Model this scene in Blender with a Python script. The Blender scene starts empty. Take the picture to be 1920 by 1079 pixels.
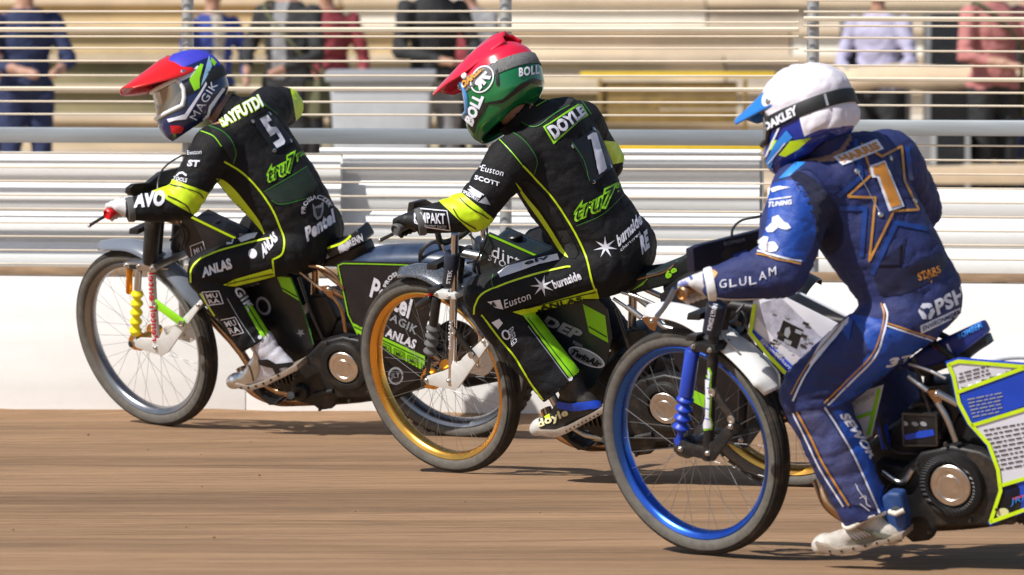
import bpy, bmesh, math, random
from mathutils import Vector as V, Matrix, noise
from mathutils.bvhtree import BVHTree
random.seed(7)
sc = bpy.context.scene
COL = sc.collection
R = math.radians
# ------------------------------------------------------------------ camera
FPX, CH, YH, PW, PHH = 12400.0, 1.75, -50.0, 1920.0, 1079.0
PITCH = math.atan((PHH/2 - YH)/FPX)
cam_d = bpy.data.cameras.new('camera'); cam = bpy.data.objects.new('camera', cam_d); COL.objects.link(cam)
cam.location = (0, 0, CH); cam.rotation_euler = (math.pi/2 - PITCH, 0, 0)
cam_d.sensor_width = 36; cam_d.lens = FPX*36/PW; cam_d.clip_start = 0.5; cam_d.clip_end = 5000
cam_d.dof.use_dof = True; cam_d.dof.focus_distance = 22.4; cam_d.dof.aperture_fstop = 6.3
sc.camera = cam
sc.render.resolution_x, sc.render.resolution_y = 1024, 575
# ------------------------------------------------------------------ light
SUN_EL, SUN_AZ = R(47), R(38)          # azimuth: from the left (-x), turned towards the camera (-y)
sdir = V((-math.cos(SUN_AZ)*math.cos(SUN_EL), -math.sin(SUN_AZ)*math.cos(SUN_EL), math.sin(SUN_EL)))
world = bpy.data.worlds.new('World'); sc.world = world; world.use_nodes = True
wn = world.node_tree; wn.nodes.clear()
wo = wn.nodes.new('ShaderNodeOutputWorld'); wb = wn.nodes.new('ShaderNodeBackground'); ws = wn.nodes.new('ShaderNodeTexSky')
ws.sky_type = 'NISHITA'; ws.sun_disc = False; ws.sun_elevation = SUN_EL
ws.sun_rotation = math.atan2(sdir.x, sdir.y); wb.inputs['Strength'].default_value = 0.085
wn.links.new(ws.outputs[0], wb.inputs[0]); wn.links.new(wb.outputs[0], wo.inputs[0])
sl = bpy.data.lights.new('sun', 'SUN'); sl.energy = 4.6; sl.angle = R(0.55); sl.color = (1.0, 0.965, 0.91)
so = bpy.data.objects.new('sun', sl); COL.objects.link(so); so.rotation_euler = (-sdir).to_track_quat('-Z', 'Y').to_euler()
sc.view_settings.view_transform = 'Standard'; sc.view_settings.look = 'None'
sc.view_settings.exposure = 0.2; sc.view_settings.gamma = 1.0; sc.view_settings.use_curve_mapping = False
# ------------------------------------------------------------------ materials
MATS = {}
def mat(name, col, rough=.6, metal=0., nscale=0., namt=0., bump=0., bscale=60., coat=0., spec=.5, stretch=None, alpha=None, sheen=0., dirt=0., wave=None):
    if name in MATS: return MATS[name]
    m = bpy.data.materials.new(name); m.use_nodes = True; t = m.node_tree; b = t.nodes['Principled BSDF']
    b.inputs['Base Color'].default_value = (*col, 1); b.inputs['Roughness'].default_value = rough
    b.inputs['Metallic'].default_value = metal; b.inputs['Coat Weight'].default_value = coat; b.inputs['Coat Roughness'].default_value = .08
    b.inputs['Specular IOR Level'].default_value = spec; b.inputs['Sheen Weight'].default_value = sheen
    if alpha is not None: b.inputs['Alpha'].default_value = alpha
    tc = t.nodes.new('ShaderNodeTexCoord'); mp = t.nodes.new('ShaderNodeMapping'); t.links.new(tc.outputs['Object'], mp.inputs[0])
    if stretch: mp.inputs['Scale'].default_value = stretch
    colsock = None
    if namt:
        n = t.nodes.new('ShaderNodeTexNoise'); n.inputs['Scale'].default_value = nscale; n.inputs['Detail'].default_value = 6; n.inputs['Roughness'].default_value = .62
        t.links.new(mp.outputs[0], n.inputs['Vector'])
        r = t.nodes.new('ShaderNodeMapRange'); r.inputs[1].default_value = .3; r.inputs[2].default_value = .7; r.inputs[3].default_value = 1-namt; r.inputs[4].default_value = 1+namt
        t.links.new(n.outputs[0], r.inputs[0])
        mx = t.nodes.new('ShaderNodeMix'); mx.data_type = 'RGBA'; mx.blend_type = 'MULTIPLY'; mx.inputs[0].default_value = 1
        mx.inputs[6].default_value = (*col, 1); t.links.new(r.outputs[0], mx.inputs[7]); colsock = mx.outputs[2]
        rr = t.nodes.new('ShaderNodeMapRange'); rr.inputs[3].default_value = max(.03, rough-.12); rr.inputs[4].default_value = min(1, rough+.12)
        t.links.new(n.outputs[0], rr.inputs[0]); t.links.new(rr.outputs[0], b.inputs['Roughness'])
    if dirt:
        n3 = t.nodes.new('ShaderNodeTexNoise'); n3.inputs['Scale'].default_value = 14; n3.inputs['Detail'].default_value = 8; n3.inputs['Roughness'].default_value = .7
        t.links.new(tc.outputs['Object'], n3.inputs['Vector'])
        r3 = t.nodes.new('ShaderNodeMapRange'); r3.inputs[1].default_value = .5; r3.inputs[2].default_value = .75; r3.inputs[4].default_value = dirt
        t.links.new(n3.outputs[0], r3.inputs[0])
        m3 = t.nodes.new('ShaderNodeMix'); m3.data_type = 'RGBA'; t.links.new(r3.outputs[0], m3.inputs[0])
        if colsock: t.links.new(colsock, m3.inputs[6])
        else: m3.inputs[6].default_value = (*col, 1)
        m3.inputs[7].default_value = (.28, .19, .12, 1); colsock = m3.outputs[2]
    if colsock: t.links.new(colsock, b.inputs['Base Color'])
    if bump:
        if wave:
            n2 = t.nodes.new('ShaderNodeTexWave'); n2.inputs['Scale'].default_value = bscale; n2.bands_direction = wave
        else:
            n2 = t.nodes.new('ShaderNodeTexNoise'); n2.inputs['Scale'].default_value = bscale; n2.inputs['Detail'].default_value = 9; n2.inputs['Roughness'].default_value = .68
        t.links.new(mp.outputs[0], n2.inputs['Vector'])
        bp = t.nodes.new('ShaderNodeBump'); bp.inputs['Strength'].default_value = bump; bp.inputs['Distance'].default_value = .01
        t.links.new(n2.outputs[0], bp.inputs['Height']); t.links.new(bp.outputs[0], b.inputs['Normal'])
    m.diffuse_color = (*col, 1); MATS[name] = m
    return m
BLACKC = mat('suit_black', (.0055,.0058,.0078), .72, nscale=9, namt=.3, bump=.7, bscale=26, dirt=.05, spec=.3)
MESHC = mat('suit_mesh_black', (.016,.017,.019), .75, bump=.6, bscale=260, wave='DIAGONAL')
RIBG = mat('suit_rib_green', (.006,.024,.015), .7, bump=.7, bscale=75, wave='Z')
RIBN = mat('suit_rib_navy', (.012,.015,.06), .7, bump=.7, bscale=60, wave='X')
NAVY = mat('suit_navy', (.020,.030,.125), .7, nscale=8, namt=.25, bump=.55, bscale=24, dirt=.06, spec=.4)
NAVYD = mat('suit_dark_navy', (.009,.012,.05), .6, nscale=8, namt=.2, bump=.12, bscale=400)
BLUE = mat('suit_blue', (.008,.06,.36), .5, nscale=9, namt=.25, bump=.5, bscale=24)
BLUE2 = mat('suit_mid_blue', (.010,.045,.24), .5, nscale=9, namt=.25)
SKYB = mat('print_sky_blue', (.03,.24,.72), .45)
LIME = mat('lime_print', (.60,.82,.012), .45, nscale=12, namt=.12)
LIMEG = mat('lime_green_print', (.28,.68,.015), .45, nscale=12, namt=.1)
WHITEP = mat('white_print', (.74,.75,.84), .5, nscale=14, namt=.06)
GREYP = mat('grey_print', (.30,.32,.36), .5)
GREENL = mat('dark_green_piping', (.04,.20,.03), .55)
GOLDP = mat('gold_print', (.50,.23,.04), .5)
ORNP = mat('orange_print', (.62,.25,.035), .5)
REDP = mat('red_print', (.65,.012,.02), .4)
DARKPR = mat('black_print', (.006,.006,.007), .5)
SKIN = mat('skin', (.42,.23,.16), .55, nscale=30, namt=.1)
TYRE = mat('tyre_sidewall_dusty', (.125,.115,.10), .8, nscale=40, namt=.2, bump=.2, bscale=160, spec=.25)
TREAD = mat('tyre_tread', (.034,.031,.028), .8, nscale=40, namt=.3, bump=.3, bscale=160, spec=.3, dirt=.25)
CHROME = mat('chrome', (.75,.75,.76), .16, 1.)
ALU = mat('brushed_aluminium', (.62,.61,.60), .33, 1., nscale=20, namt=.12, dirt=.12)
WALU = mat('white_link_plate', (.72,.72,.70), .4, .2, nscale=20, namt=.08, dirt=.12)
STEEL = mat('dark_steel', (.12,.12,.125), .4, 1., nscale=20, namt=.3)
BRONZE = mat('bronze_tube', (.50,.31,.18), .3, 1., nscale=20, namt=.2)
GOLDM = mat('gold_anodised', (.86,.44,.085), .27, 1., nscale=8, namt=.08)
BLUEM = mat('blue_anodised', (.05,.15,.62), .27, 1., nscale=8, namt=.08)
SILRIM = mat('dark_silver_rim', (.30,.30,.31), .3, 1., nscale=8, namt=.1)
BLKPL = mat('black_plastic', (.012,.012,.013), .38, nscale=15, namt=.2, dirt=.10)
BLKMAT = mat('black_engine_paint', (.010,.010,.011), .5, nscale=15, namt=.3, dirt=.22, bump=.1, bscale=120)
GREYRUB = mat('grey_rubber', (.10,.10,.10), .7)
DRED = mat('clutch_copper', (.72,.655,.60), .34, 1., nscale=25, namt=.12)
SPK = mat('spoke_steel', (.28,.28,.28), .4, .6)
DIRTW = mat('worn_white_leather', (.50,.46,.41), .65, nscale=18, namt=.3, dirt=.75, bump=.5, bscale=30)
SOLE = mat('worn_steel_sole', (.40,.33,.27), .5, .5, nscale=25, namt=.2, dirt=.5)
# ------------------------------------------------------------------ geometry helpers
FW = V((0, math.cos(PITCH), -math.sin(PITCH))); UPV = V((0, math.sin(PITCH), math.cos(PITCH))); RT = V((1, 0, 0)); CAM = V((0, 0, CH))
Z = V((0, 0, 1))
def ray(px, py): return (FW*FPX + RT*(px-PW/2) - UPV*(py-PHH/2)).normalized()
def on_plane(px, py, p0, n):
    d = ray(px, py); return CAM + d*((p0-CAM).dot(n)/d.dot(n))
def at_depth(px, py, y): d = ray(px, py); return CAM + d*(y/d.y)
def to_px(p):
    q = p-CAM; w = q.dot(FW); return (PW/2+FPX*q.dot(RT)/w, PHH/2-FPX*q.dot(UPV)/w)
class Frame:
    def __init__(s, o, n):
        s.o = o; s.n = n.normalized(); s.u = (Z - s.n*Z.dot(s.n)).normalized(); s.f = s.n.cross(s.u)
    def p(s, px, py, l=0.): return on_plane(px, py, s.o + s.n*l, s.n)
    def g(s, a, b, l=0.): return s.o + s.f*a + s.u*b + s.n*l
    def inv(s, w): w = w-s.o; return (w.dot(s.f), w.dot(s.u), w.dot(s.n))
def nrm(yaw, lean): return V((-math.sin(R(yaw))*math.cos(R(lean)), -math.cos(R(yaw))*math.cos(R(lean)), -math.sin(R(lean))))
def catmull(pts, n=6):
    P = [V(p) for p in pts]; P = [P[0]*2-P[1]] + P + [P[-1]*2-P[-2]]; out = []
    for i in range(1, len(P)-2):
        for k in range(n):
            t = k/n; a, b, c, d = P[i-1:i+3]
            out.append(.5*((2*b)+(c-a)*t+(2*a-5*b+4*c-d)*t*t+(3*b-a-3*c+d)*t**3))
    return out+[P[-2]]
class MB:
    def __init__(s): s.v = []; s.f = []
    def add(s, vs, fs):
        o = len(s.v); s.v += [V(x) for x in vs]; s.f += [[i+o for i in f] for f in fs]; return s
    def tube(s, pts, r, seg=10, caps=True):
        pts = [V(p) for p in pts]; n = len(pts); rs = r if isinstance(r, (list, tuple)) else [r]*n
        ref = None; vs = []; fs = []
        for i, p in enumerate(pts):
            t = (pts[min(i+1, n-1)]-pts[max(i-1, 0)]).normalized()
            if ref is None: ref = t.orthogonal().normalized()
            a = (ref - t*ref.dot(t)).normalized(); b = t.cross(a); ref = a
            for k in range(seg):
                th = 2*math.pi*k/seg; vs.append(p + (a*math.cos(th)+b*math.sin(th))*rs[i])
        for i in range(n-1):
            for k in range(seg): fs.append([i*seg+k, i*seg+(k+1)%seg, (i+1)*seg+(k+1)%seg, (i+1)*seg+k])
        if caps: fs.append(list(range(seg))[::-1]); fs.append([(n-1)*seg+k for k in range(seg)])
        return s.add(vs, fs)
    def plate(s, pts, ext):
        pts = [V(p) for p in pts]; n = len(pts)
        vs = pts + [p+ext for p in pts]
        fs = [list(range(n)), [n+i for i in range(n)][::-1]] + [[i, i+n, (i+1) % n+n, (i+1) % n][::-1] for i in range(n)]
        return s.add(vs, fs)
    def lathe(s, c, axis, prof, seg=32, loop=False, caps=True):
        ax = axis.normalized(); a = ax.orthogonal().normalized(); b = ax.cross(a); n = len(prof); vs = []; fs = []
        for r, h in prof:
            for k in range(seg):
                th = 2*math.pi*k/seg; vs.append(c + ax*h + (a*math.cos(th)+b*math.sin(th))*r)
        for i in range(n if loop else n-1):
            j = (i+1) % n
            for k in range(seg): fs.append([i*seg+k, i*seg+(k+1)%seg, j*seg+(k+1)%seg, j*seg+k])
        if caps and not loop: fs.append(list(range(seg))[::-1]); fs.append([(n-1)*seg+k for k in range(seg)])
        return s.add(vs, fs)
    def ell(s, c, rad, basis=None, seg=16):
        if not isinstance(rad, (tuple, list)): rad = (rad,)*3
        B = basis or (V((1,0,0)), V((0,1,0)), V((0,0,1))); vs = []; fs = []; m = seg//2
        for i in range(m+1):
            ph = math.pi*i/m
            for k in range(seg):
                th = 2*math.pi*k/seg
                vs.append(c + B[0]*rad[0]*math.sin(ph)*math.cos(th) + B[1]*rad[1]*math.sin(ph)*math.sin(th) + B[2]*rad[2]*math.cos(ph))
        for i in range(m):
            for k in range(seg): fs.append([i*seg+k, i*seg+(k+1)%seg, (i+1)*seg+(k+1)%seg, (i+1)*seg+k])
        return s.add(vs, fs)
    def box(s, c, a, b, d):
        vs = [c+a*i+b*j+d*k for i in (-1,1) for j in (-1,1) for k in (-1,1)]
        return s.add(vs, [[0,1,3,2],[4,6,7,5],[0,4,5,1],[2,3,7,6],[0,2,6,4],[1,5,7,3]])
    def aabb(s, x0, x1, y0, y1, z0, z1):
        return s.box(V(((x0+x1)/2,(y0+y1)/2,(z0+z1)/2)), V(((x1-x0)/2,0,0)), V((0,(y1-y0)/2,0)), V((0,0,(z1-z0)/2)))
WORLD = {}
def root_of(o):
    while o.parent: o = o.parent
    return o
def link(name, me, parent):
    o = bpy.data.objects.new(name, me); COL.objects.link(o)
    if parent: o.parent = parent
    return o
def build(name, mb, material, parent=None, base=None, bevel=0., ang=38, fix=True, seg=2):
    bm = bmesh.new(); bv = [bm.verts.new(v) for v in mb.v]
    for f in mb.f:
        try: bm.faces.new([bv[i] for i in f])
        except ValueError: pass
    bmesh.ops.remove_doubles(bm, verts=bm.verts, dist=1e-5)
    if fix: bmesh.ops.recalc_face_normals(bm, faces=bm.faces)
    if bevel:
        es = [e for e in bm.edges if len(e.link_faces) == 2 and e.calc_face_angle(0) > R(30)]
        bmesh.ops.bevel(bm, geom=es, offset=bevel, segments=seg, affect='EDGES', profile=.6, clamp_overlap=True)
    for f in bm.faces: f.smooth = True
    for e in bm.edges:
        if len(e.link_faces) == 2 and e.calc_face_angle(0) > R(ang): e.smooth = False
    wv = [v.co.copy() for v in bm.verts]; bm.verts.index_update(); wf = [[v.index for v in f.verts] for f in bm.faces]
    b = base if base is not None else (root_of(parent).location.copy() if parent else V((0,0,0)))
    for v in bm.verts: v.co -= b
    me = bpy.data.meshes.new(name); bm.to_mesh(me); bm.free()
    ms = material if isinstance(material, (list, tuple)) else [material]
    for m in ms: me.materials.append(m)
    o = link(name, me, parent)
    if not parent: o.location = b
    WORLD[o.name] = (wv, wf)
    return o
def empty(name, base, label, cat, group=None):
    o = bpy.data.objects.new(name, None); COL.objects.link(o); o.location = base; o.empty_display_size = .1
    return tag(o, label, cat, group)
def tag(o, label, cat, group=None):
    o['label'] = label; o['category'] = cat
    if group: o['group'] = group
    return o
def struct(o): o['kind'] = 'structure'; return o
def bvh(*objs):
    vs = []; fs = []
    for o in objs:
        v, f = WORLD[o.name]; k = len(vs); vs += v; fs += [[i+k for i in q] for q in f]
    return BVHTree.FromPolygons(vs, fs)
# ---------------- prints and panels laid on a surface: 2-D outlines in photo pixels dropped along the view onto the surface
def finish_print(name, bm, tree, material, parent, off, one=False):
    bad = []
    for v in bm.verts:
        d = ray(v.co.x, v.co.y); h, nn, i, dist = tree.ray_cast(CAM, d)
        if h is None: bad.append(v); continue
        if nn.dot(d) > 0: nn = -nn
        v.co = h + nn*off - d*off*.5
    bmesh.ops.delete(bm, geom=bad, context='VERTS')
    lim = .05
    fl = [f for f in bm.faces if max(e.calc_length() for e in f.edges) > lim]
    bmesh.ops.delete(bm, geom=fl, context='FACES')
    if one and bm.faces:
        left = set(bm.faces); best = []
        while left:
            st = [left.pop()]; comp = [st[0]]
            while st:
                for e in st.pop().edges:
                    for g in e.link_faces:
                        if g in left: left.discard(g); st.append(g); comp.append(g)
            if len(comp) > len(best): best = comp
        best = set(best); bmesh.ops.delete(bm, geom=[f for f in bm.faces if f not in best], context='FACES')
    if not bm.faces: bm.free(); print('EMPTY PRINT', name, parent.name); return None
    bmesh.ops.recalc_face_normals(bm, faces=bm.faces)
    b = root_of(parent).location
    for f in bm.faces:
        f.smooth = True
        f.normal_update()
    for v in bm.verts: v.co -= b
    me = bpy.data.meshes.new(name); bm.to_mesh(me); bm.free(); me.materials.append(material)
    return link(name, me, parent)
def gridcut(bm, cell):
    xs = [v.co.x for v in bm.verts]; ys = [v.co.y for v in bm.verts]
    for k in range(int(min(xs)//cell)+1, int(max(xs)//cell)+1):
        bmesh.ops.bisect_plane(bm, geom=bm.verts[:]+bm.edges[:]+bm.faces[:], plane_co=(k*cell,0,0), plane_no=(1,0,0))
    for k in range(int(min(ys)//cell)+1, int(max(ys)//cell)+1):
        bmesh.ops.bisect_plane(bm, geom=bm.verts[:]+bm.edges[:]+bm.faces[:], plane_co=(0,k*cell,0), plane_no=(0,1,0))
def pr_poly(name, pts, material, parent, tree, off=.0016, cell=5, smooth=0):
    P = [V((x, y, 0)) for x, y in pts]
    if smooth: P = catmull(P+[P[0]], smooth)[:-1]
    bm = bmesh.new(); bm.faces.new([bm.verts.new(p) for p in P]); bm.normal_update(); bmesh.ops.triangulate(bm, faces=bm.faces[:]); gridcut(bm, cell)
    return finish_print(name, bm, tree, material, parent, off, True)
def pr_line(name, pts, w, material, parent, tree, off=.0022, sm=5, closed=False):
    P = [V((x, y, 0)) for x, y in pts]
    if closed: P = P+[P[0]]
    if sm: P = catmull(P, sm)
    Q = [P[0]]
    for a, b in zip(P, P[1:]):
        k = max(1, int((b-a).length/4)); Q += [a.lerp(b, (i+1)/k) for i in range(k)]
    bm = bmesh.new(); prev = None
    for i, p in enumerate(Q):
        t = (Q[min(i+1, len(Q)-1)]-Q[max(i-1, 0)]).normalized(); s = V((-t.y, t.x, 0))*w/2
        a, b = bm.verts.new(p+s), bm.verts.new(p-s)
        if prev: bm.faces.new([prev[0], a, b, prev[1]])
        prev = (a, b)
    return finish_print(name, bm, tree, material, parent, off, True)
def text_bm(txt, bold=0., shear=0., space=1.):
    cu = bpy.data.curves.new('t', 'FONT'); cu.body = txt; cu.size = 1; cu.offset = bold; cu.shear = shear; cu.resolution_u = 3; cu.space_character = space
    ob = bpy.data.objects.new('t', cu); COL.objects.link(ob); dg = bpy.context.evaluated_depsgraph_get(); dg.update()
    me = bpy.data.meshes.new_from_object(ob.evaluated_get(dg)); bpy.data.objects.remove(ob); bpy.data.curves.remove(cu)
    bm = bmesh.new(); bm.from_mesh(me); bpy.data.meshes.remove(me); return bm
def pr_text(name, txt, quad, material, parent, tree, bold=.02, shear=0., off=.0028, cell=5, fit=None, arc=None, space=1.06):
    bm = text_bm(txt, bold if fit is None else fit, shear, space)
    x0 = min(v.co.x for v in bm.verts); x1 = max(v.co.x for v in bm.verts); y0 = min(v.co.y for v in bm.verts); y1 = max(v.co.y for v in bm.verts)
    if fit is not None: bm.free(); bm = text_bm(txt, bold, shear, space)
    if not arc: BL, BR, TR, TL = [V((a, b, 0)) for a, b in quad]
    bmesh.ops.triangulate(bm, faces=bm.faces[:])
    for v in bm.verts:
        u = (v.co.x-x0)/(x1-x0); w = (v.co.y-y0)/(y1-y0)
        if arc:
            cx, cy, r0, r1, a0, a1 = arc; an = R(a0+(a1-a0)*u); rr = r0+(r1-r0)*w
            v.co = V((cx+rr*math.cos(an), cy-rr*math.sin(an), 0))
        else: v.co = (BL*(1-u)+BR*u)*(1-w) + (TL*(1-u)+TR*u)*w
    gridcut(bm, cell)
    return finish_print(name, bm, tree, material, parent, off)
def star_pts(cx, cy, r0, r1, n, rot=0, sx=1., sy=1., sk=0.):
    out = []
    for k in range(2*n):
        r = r0 if k % 2 == 0 else r1; a = R(rot)+math.pi*k/n; x = r*math.cos(a)*sx; out.append((cx+x, cy+r*math.sin(a)*sy+x*sk))
    return out
def ring_pts(cx, cy, rx, ry, tilt=0, n=28):
    c, s = math.cos(R(tilt)), math.sin(R(tilt)); o = []
    for k in range(n):
        a = 2*math.pi*k/n; x, y = rx*math.cos(a), ry*math.sin(a); o.append((cx+x*c-y*s, cy+x*s+y*c))
    return o
# ---------------- one continuous surface out of tapered limbs
ICO = None
def ico():
    global ICO
    if ICO is None:
        bm = bmesh.new(); bmesh.ops.create_icosphere(bm, subdivisions=3, radius=1); ICO = [v.co.copy() for v in bm.verts]; bm.free()
    return ICO
def E(c, rad, basis=None):
    if not isinstance(rad, (tuple, list)): rad = (rad,)*3
    B = basis or (V((1,0,0)), V((0,1,0)), V((0,0,1)))
    return [c + B[0]*p.x*rad[0] + B[1]*p.y*rad[1] + B[2]*p.z*rad[2] for p in ico()]
def blob(groups, voxel=.008, smooth=6):
    bm = bmesh.new()
    for g in groups:
        b2 = bmesh.new()
        for e in g:
            for p in e: b2.verts.new(p)
        r = bmesh.ops.convex_hull(b2, input=b2.verts[:])
        bmesh.ops.delete(b2, geom=[v for v in b2.verts if not v.link_faces], context='VERTS')
        bmesh.ops.recalc_face_normals(b2, faces=b2.faces)
        m2 = bpy.data.meshes.new('t'); b2.to_mesh(m2); b2.free(); bm.from_mesh(m2); bpy.data.meshes.remove(m2)
    me = bpy.data.meshes.new('t'); bm.to_mesh(me); bm.free()
    ob = bpy.data.objects.new('t', me); COL.objects.link(ob)
    md = ob.modifiers.new('r', 'REMESH'); md.mode = 'VOXEL'; md.voxel_size = voxel
    dg = bpy.context.evaluated_depsgraph_get(); dg.update()
    m3 = bpy.data.meshes.new_from_object(ob.evaluated_get(dg)); bpy.data.objects.remove(ob); bpy.data.meshes.remove(me)
    bm = bmesh.new(); bm.from_mesh(m3); bpy.data.meshes.remove(m3)
    for _ in range(smooth): bmesh.ops.smooth_vert(bm, verts=bm.verts, factor=.5, use_axis_x=True, use_axis_y=True, use_axis_z=True)
    return bm
def fold(bm, joints, amp=.004):
    """cloth creases: rings of folds around bent joints plus broad drape"""
    bm.normal_update(); mv = []
    for v in bm.verts:
        p = v.co; d = 0.
        for c, ax, sig, k, a in joints:
            q = p-c; h = q.dot(ax); r2 = q.length_squared
            if r2 < 9*sig*sig:
                w = math.exp(-r2/(sig*sig)); d += 1.25*a*w*(abs(math.sin(k*.5*h + 3.2*noise.noise(p*8)))**.65*2-1.2)
        d += amp*(abs(noise.noise(p*7))*1.6-.5) + amp*.6*noise.noise(p*17) - amp*.6*max(0, 1-abs(noise.noise(V((p.x*13, p.y*13, p.z*24))))*6)
        mv.append(v.normal*d)
    for v, m in zip(bm.verts, mv): v.co += m
def build_bm(name, bm, materials, parent, pick=None, ang=180):
    b = root_of(parent).location
    bm.verts.index_update()
    wv = [v.co.copy() for v in bm.verts]; wf = [[v.index for v in f.verts] for f in bm.faces]
    for f in bm.faces:
        f.smooth = True
        if pick: f.material_index = pick(f.calc_center_median())
    for v in bm.verts: v.co -= b
    me = bpy.data.meshes.new(name); bm.to_mesh(me); bm.free()
    for m in materials: me.materials.append(m)
    o = link(name, me, parent); WORLD[o.name] = (wv, wf)
    return o
# ------------------------------------------------------------------ the setting
def gnd(px, py, z=0.): d = ray(px, py); return CAM + d*((z-CAM.z)/d.z)
WA, WB_ = gnd(0, 774), gnd(1920, 796)
wd = (WB_-WA); wd.z = 0; wd.normalize(); wnn = V((wd.y, -wd.x, 0))          # along the wall, and its side facing the track
WY = math.atan2(wd.y, wd.x)
def wl(s, off, z): return WA + wd*s + wnn*off + Z*z                       # point by distance along the wall, distance in front of it, height
def wpx(px, py, off=0.): return on_plane(px, py, WA+wnn*off, wnn)
def ws_of(p): return (p-WA).dot(wd)
def track_mat():
    m = bpy.data.materials.new('track_shale'); m.use_nodes = True; t = m.node_tree; b = t.nodes['Principled BSDF']; L = t.links.new
    tc = t.nodes.new('ShaderNodeTexCoord')
    def nz(scale, sx, sy, det=8, rough=.65):
        mp = t.nodes.new('ShaderNodeMapping'); mp.inputs['Rotation'].default_value = (0, 0, -WY); mp.inputs['Scale'].default_value = (sx, sy, 1)
        L(tc.outputs['Object'], mp.inputs[0]); n = t.nodes.new('ShaderNodeTexNoise'); n.inputs['Scale'].default_value = scale; n.inputs['Detail'].default_value = det
        n.inputs['Roughness'].default_value = rough; L(mp.outputs[0], n.inputs['Vector']); return n
    a = nz(1.0, .30, 3.2, 7, .6); c = nz(3.0, .10, 9., 7, .6); g = nz(60, .12, 1.0, 4); e = nz(1.0, .2, 1.0, 3)
    cr = t.nodes.new('ShaderNodeValToRGB'); cr.color_ramp.elements[0].position = .37; cr.color_ramp.elements[1].position = .63
    cr.color_ramp.elements[0].color = (.128,.078,.047,1); cr.color_ramp.elements[1].color = (.46,.283,.160,1)
    def mixf(x, y, f):
        q = t.nodes.new('ShaderNodeMix'); q.data_type = 'FLOAT'; q.inputs[0].default_value = f; L(x, q.inputs[2]); L(y, q.inputs[3]); return q.outputs[0]
    h = mixf(mixf(a.outputs[0], c.outputs[0], .5), g.outputs[0], .22); h2 = mixf(h, e.outputs[0], .25)
    L(h2, cr.inputs[0]); L(cr.outputs[0], b.inputs['Base Color']); b.inputs['Roughness'].default_value = .95; b.inputs['Specular IOR Level'].default_value = .15
    bp = t.nodes.new('ShaderNodeBump'); bp.inputs['Strength'].default_value = .9; bp.inputs['Distance'].default_value = .03
    hb = mixf(c.outputs[0], g.outputs[0], .4); L(hb, bp.inputs['Height']); L(bp.outputs[0], b.inputs['Normal'])
    return m
tm = MB(); NS, NO = 90, 330
for i in range(NS+1):
    for j in range(NO+1):
        s = -9+24*i/NS; o_ = 27*(j/NO)**1.35
        h = .010*noise.noise(V((s*.35, o_*2.6, 0)))+.006*noise.noise(V((s*.6, o_*7, 5)))+.004*noise.noise(V((s*1.6, o_*14, 9))) - .006
        h += .028*math.exp(-o_/.05)*(.8+.5*noise.noise(V((s*2.2, 0, 2)))) if o_ < .4 else 0
        tm.v.append(wl(s, o_, h*min(1, (27-o_)/2)))
tm.f = [[i*(NO+1)+j, (i+1)*(NO+1)+j, (i+1)*(NO+1)+j+1, i*(NO+1)+j+1] for i in range(NS) for j in range(NO)]
TRM = track_mat()
struct(build('track', tm, TRM, ang=180, fix=False))
struct(build('ground', MB().add([(-3000,-50,-.03),(3000,-50,-.03),(3000,4000,-.03),(-3000,4000,-.03)], [[0,1,2,3]]), TRM))
# loose shale clods thrown off the racing line
cl = MB()
for k in range(70):
    s = random.uniform(-1.5, 6.2); o_ = random.uniform(.02, 8.5)**1.0; r = random.choice([.002,.003,.004,.005])*random.uniform(.6, 1.1); p = wl(s, o_, r*.35)
    cl.ell(p, (r*random.uniform(.9, 1.7), r, r*.75), None, 6)
clod = build('shale_clods', cl, mat('shale_clod', (.27,.155,.08), .95, nscale=40, namt=.3), ang=180); clod['kind'] = 'stuff'
clod['label'] = 'loose crumbs of brown shale scattered over the track'
# --- kickboard
CREAM = mat('kickboard_paint', (.87,.86,.835), .55, nscale=1.6, namt=.05, stretch=(.3,1,6), dirt=.06, bump=.05, bscale=25)
kb = empty('kickboard', wl(2, 0, 0), 'low cream white kickboard along the outer edge of the shale track', 'kickboard')
S0, S1 = -7.0, 13.0
for k in range(10):
    a = S0+2*k
    build('board', MB().box(wl(a+1, -.018, .2745), wd*.9985, wnn*.018, Z*.2745), CREAM, kb, bevel=.003)
build('cap_rail', MB().box(wl((S0+S1)/2, -.02, .568), wd*10, wnn*.026, Z*.016), mat('cap_timber', (.30,.20,.12), .8, nscale=8, namt=.3, stretch=(.2,4,4)), kb, bevel=.003)
build('footing', MB().box(wl((S0+S1)/2, -.06, .02), wd*10, wnn*.02, Z*.03), mat('footing_timber', (.20,.14,.09), .8), kb)
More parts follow.
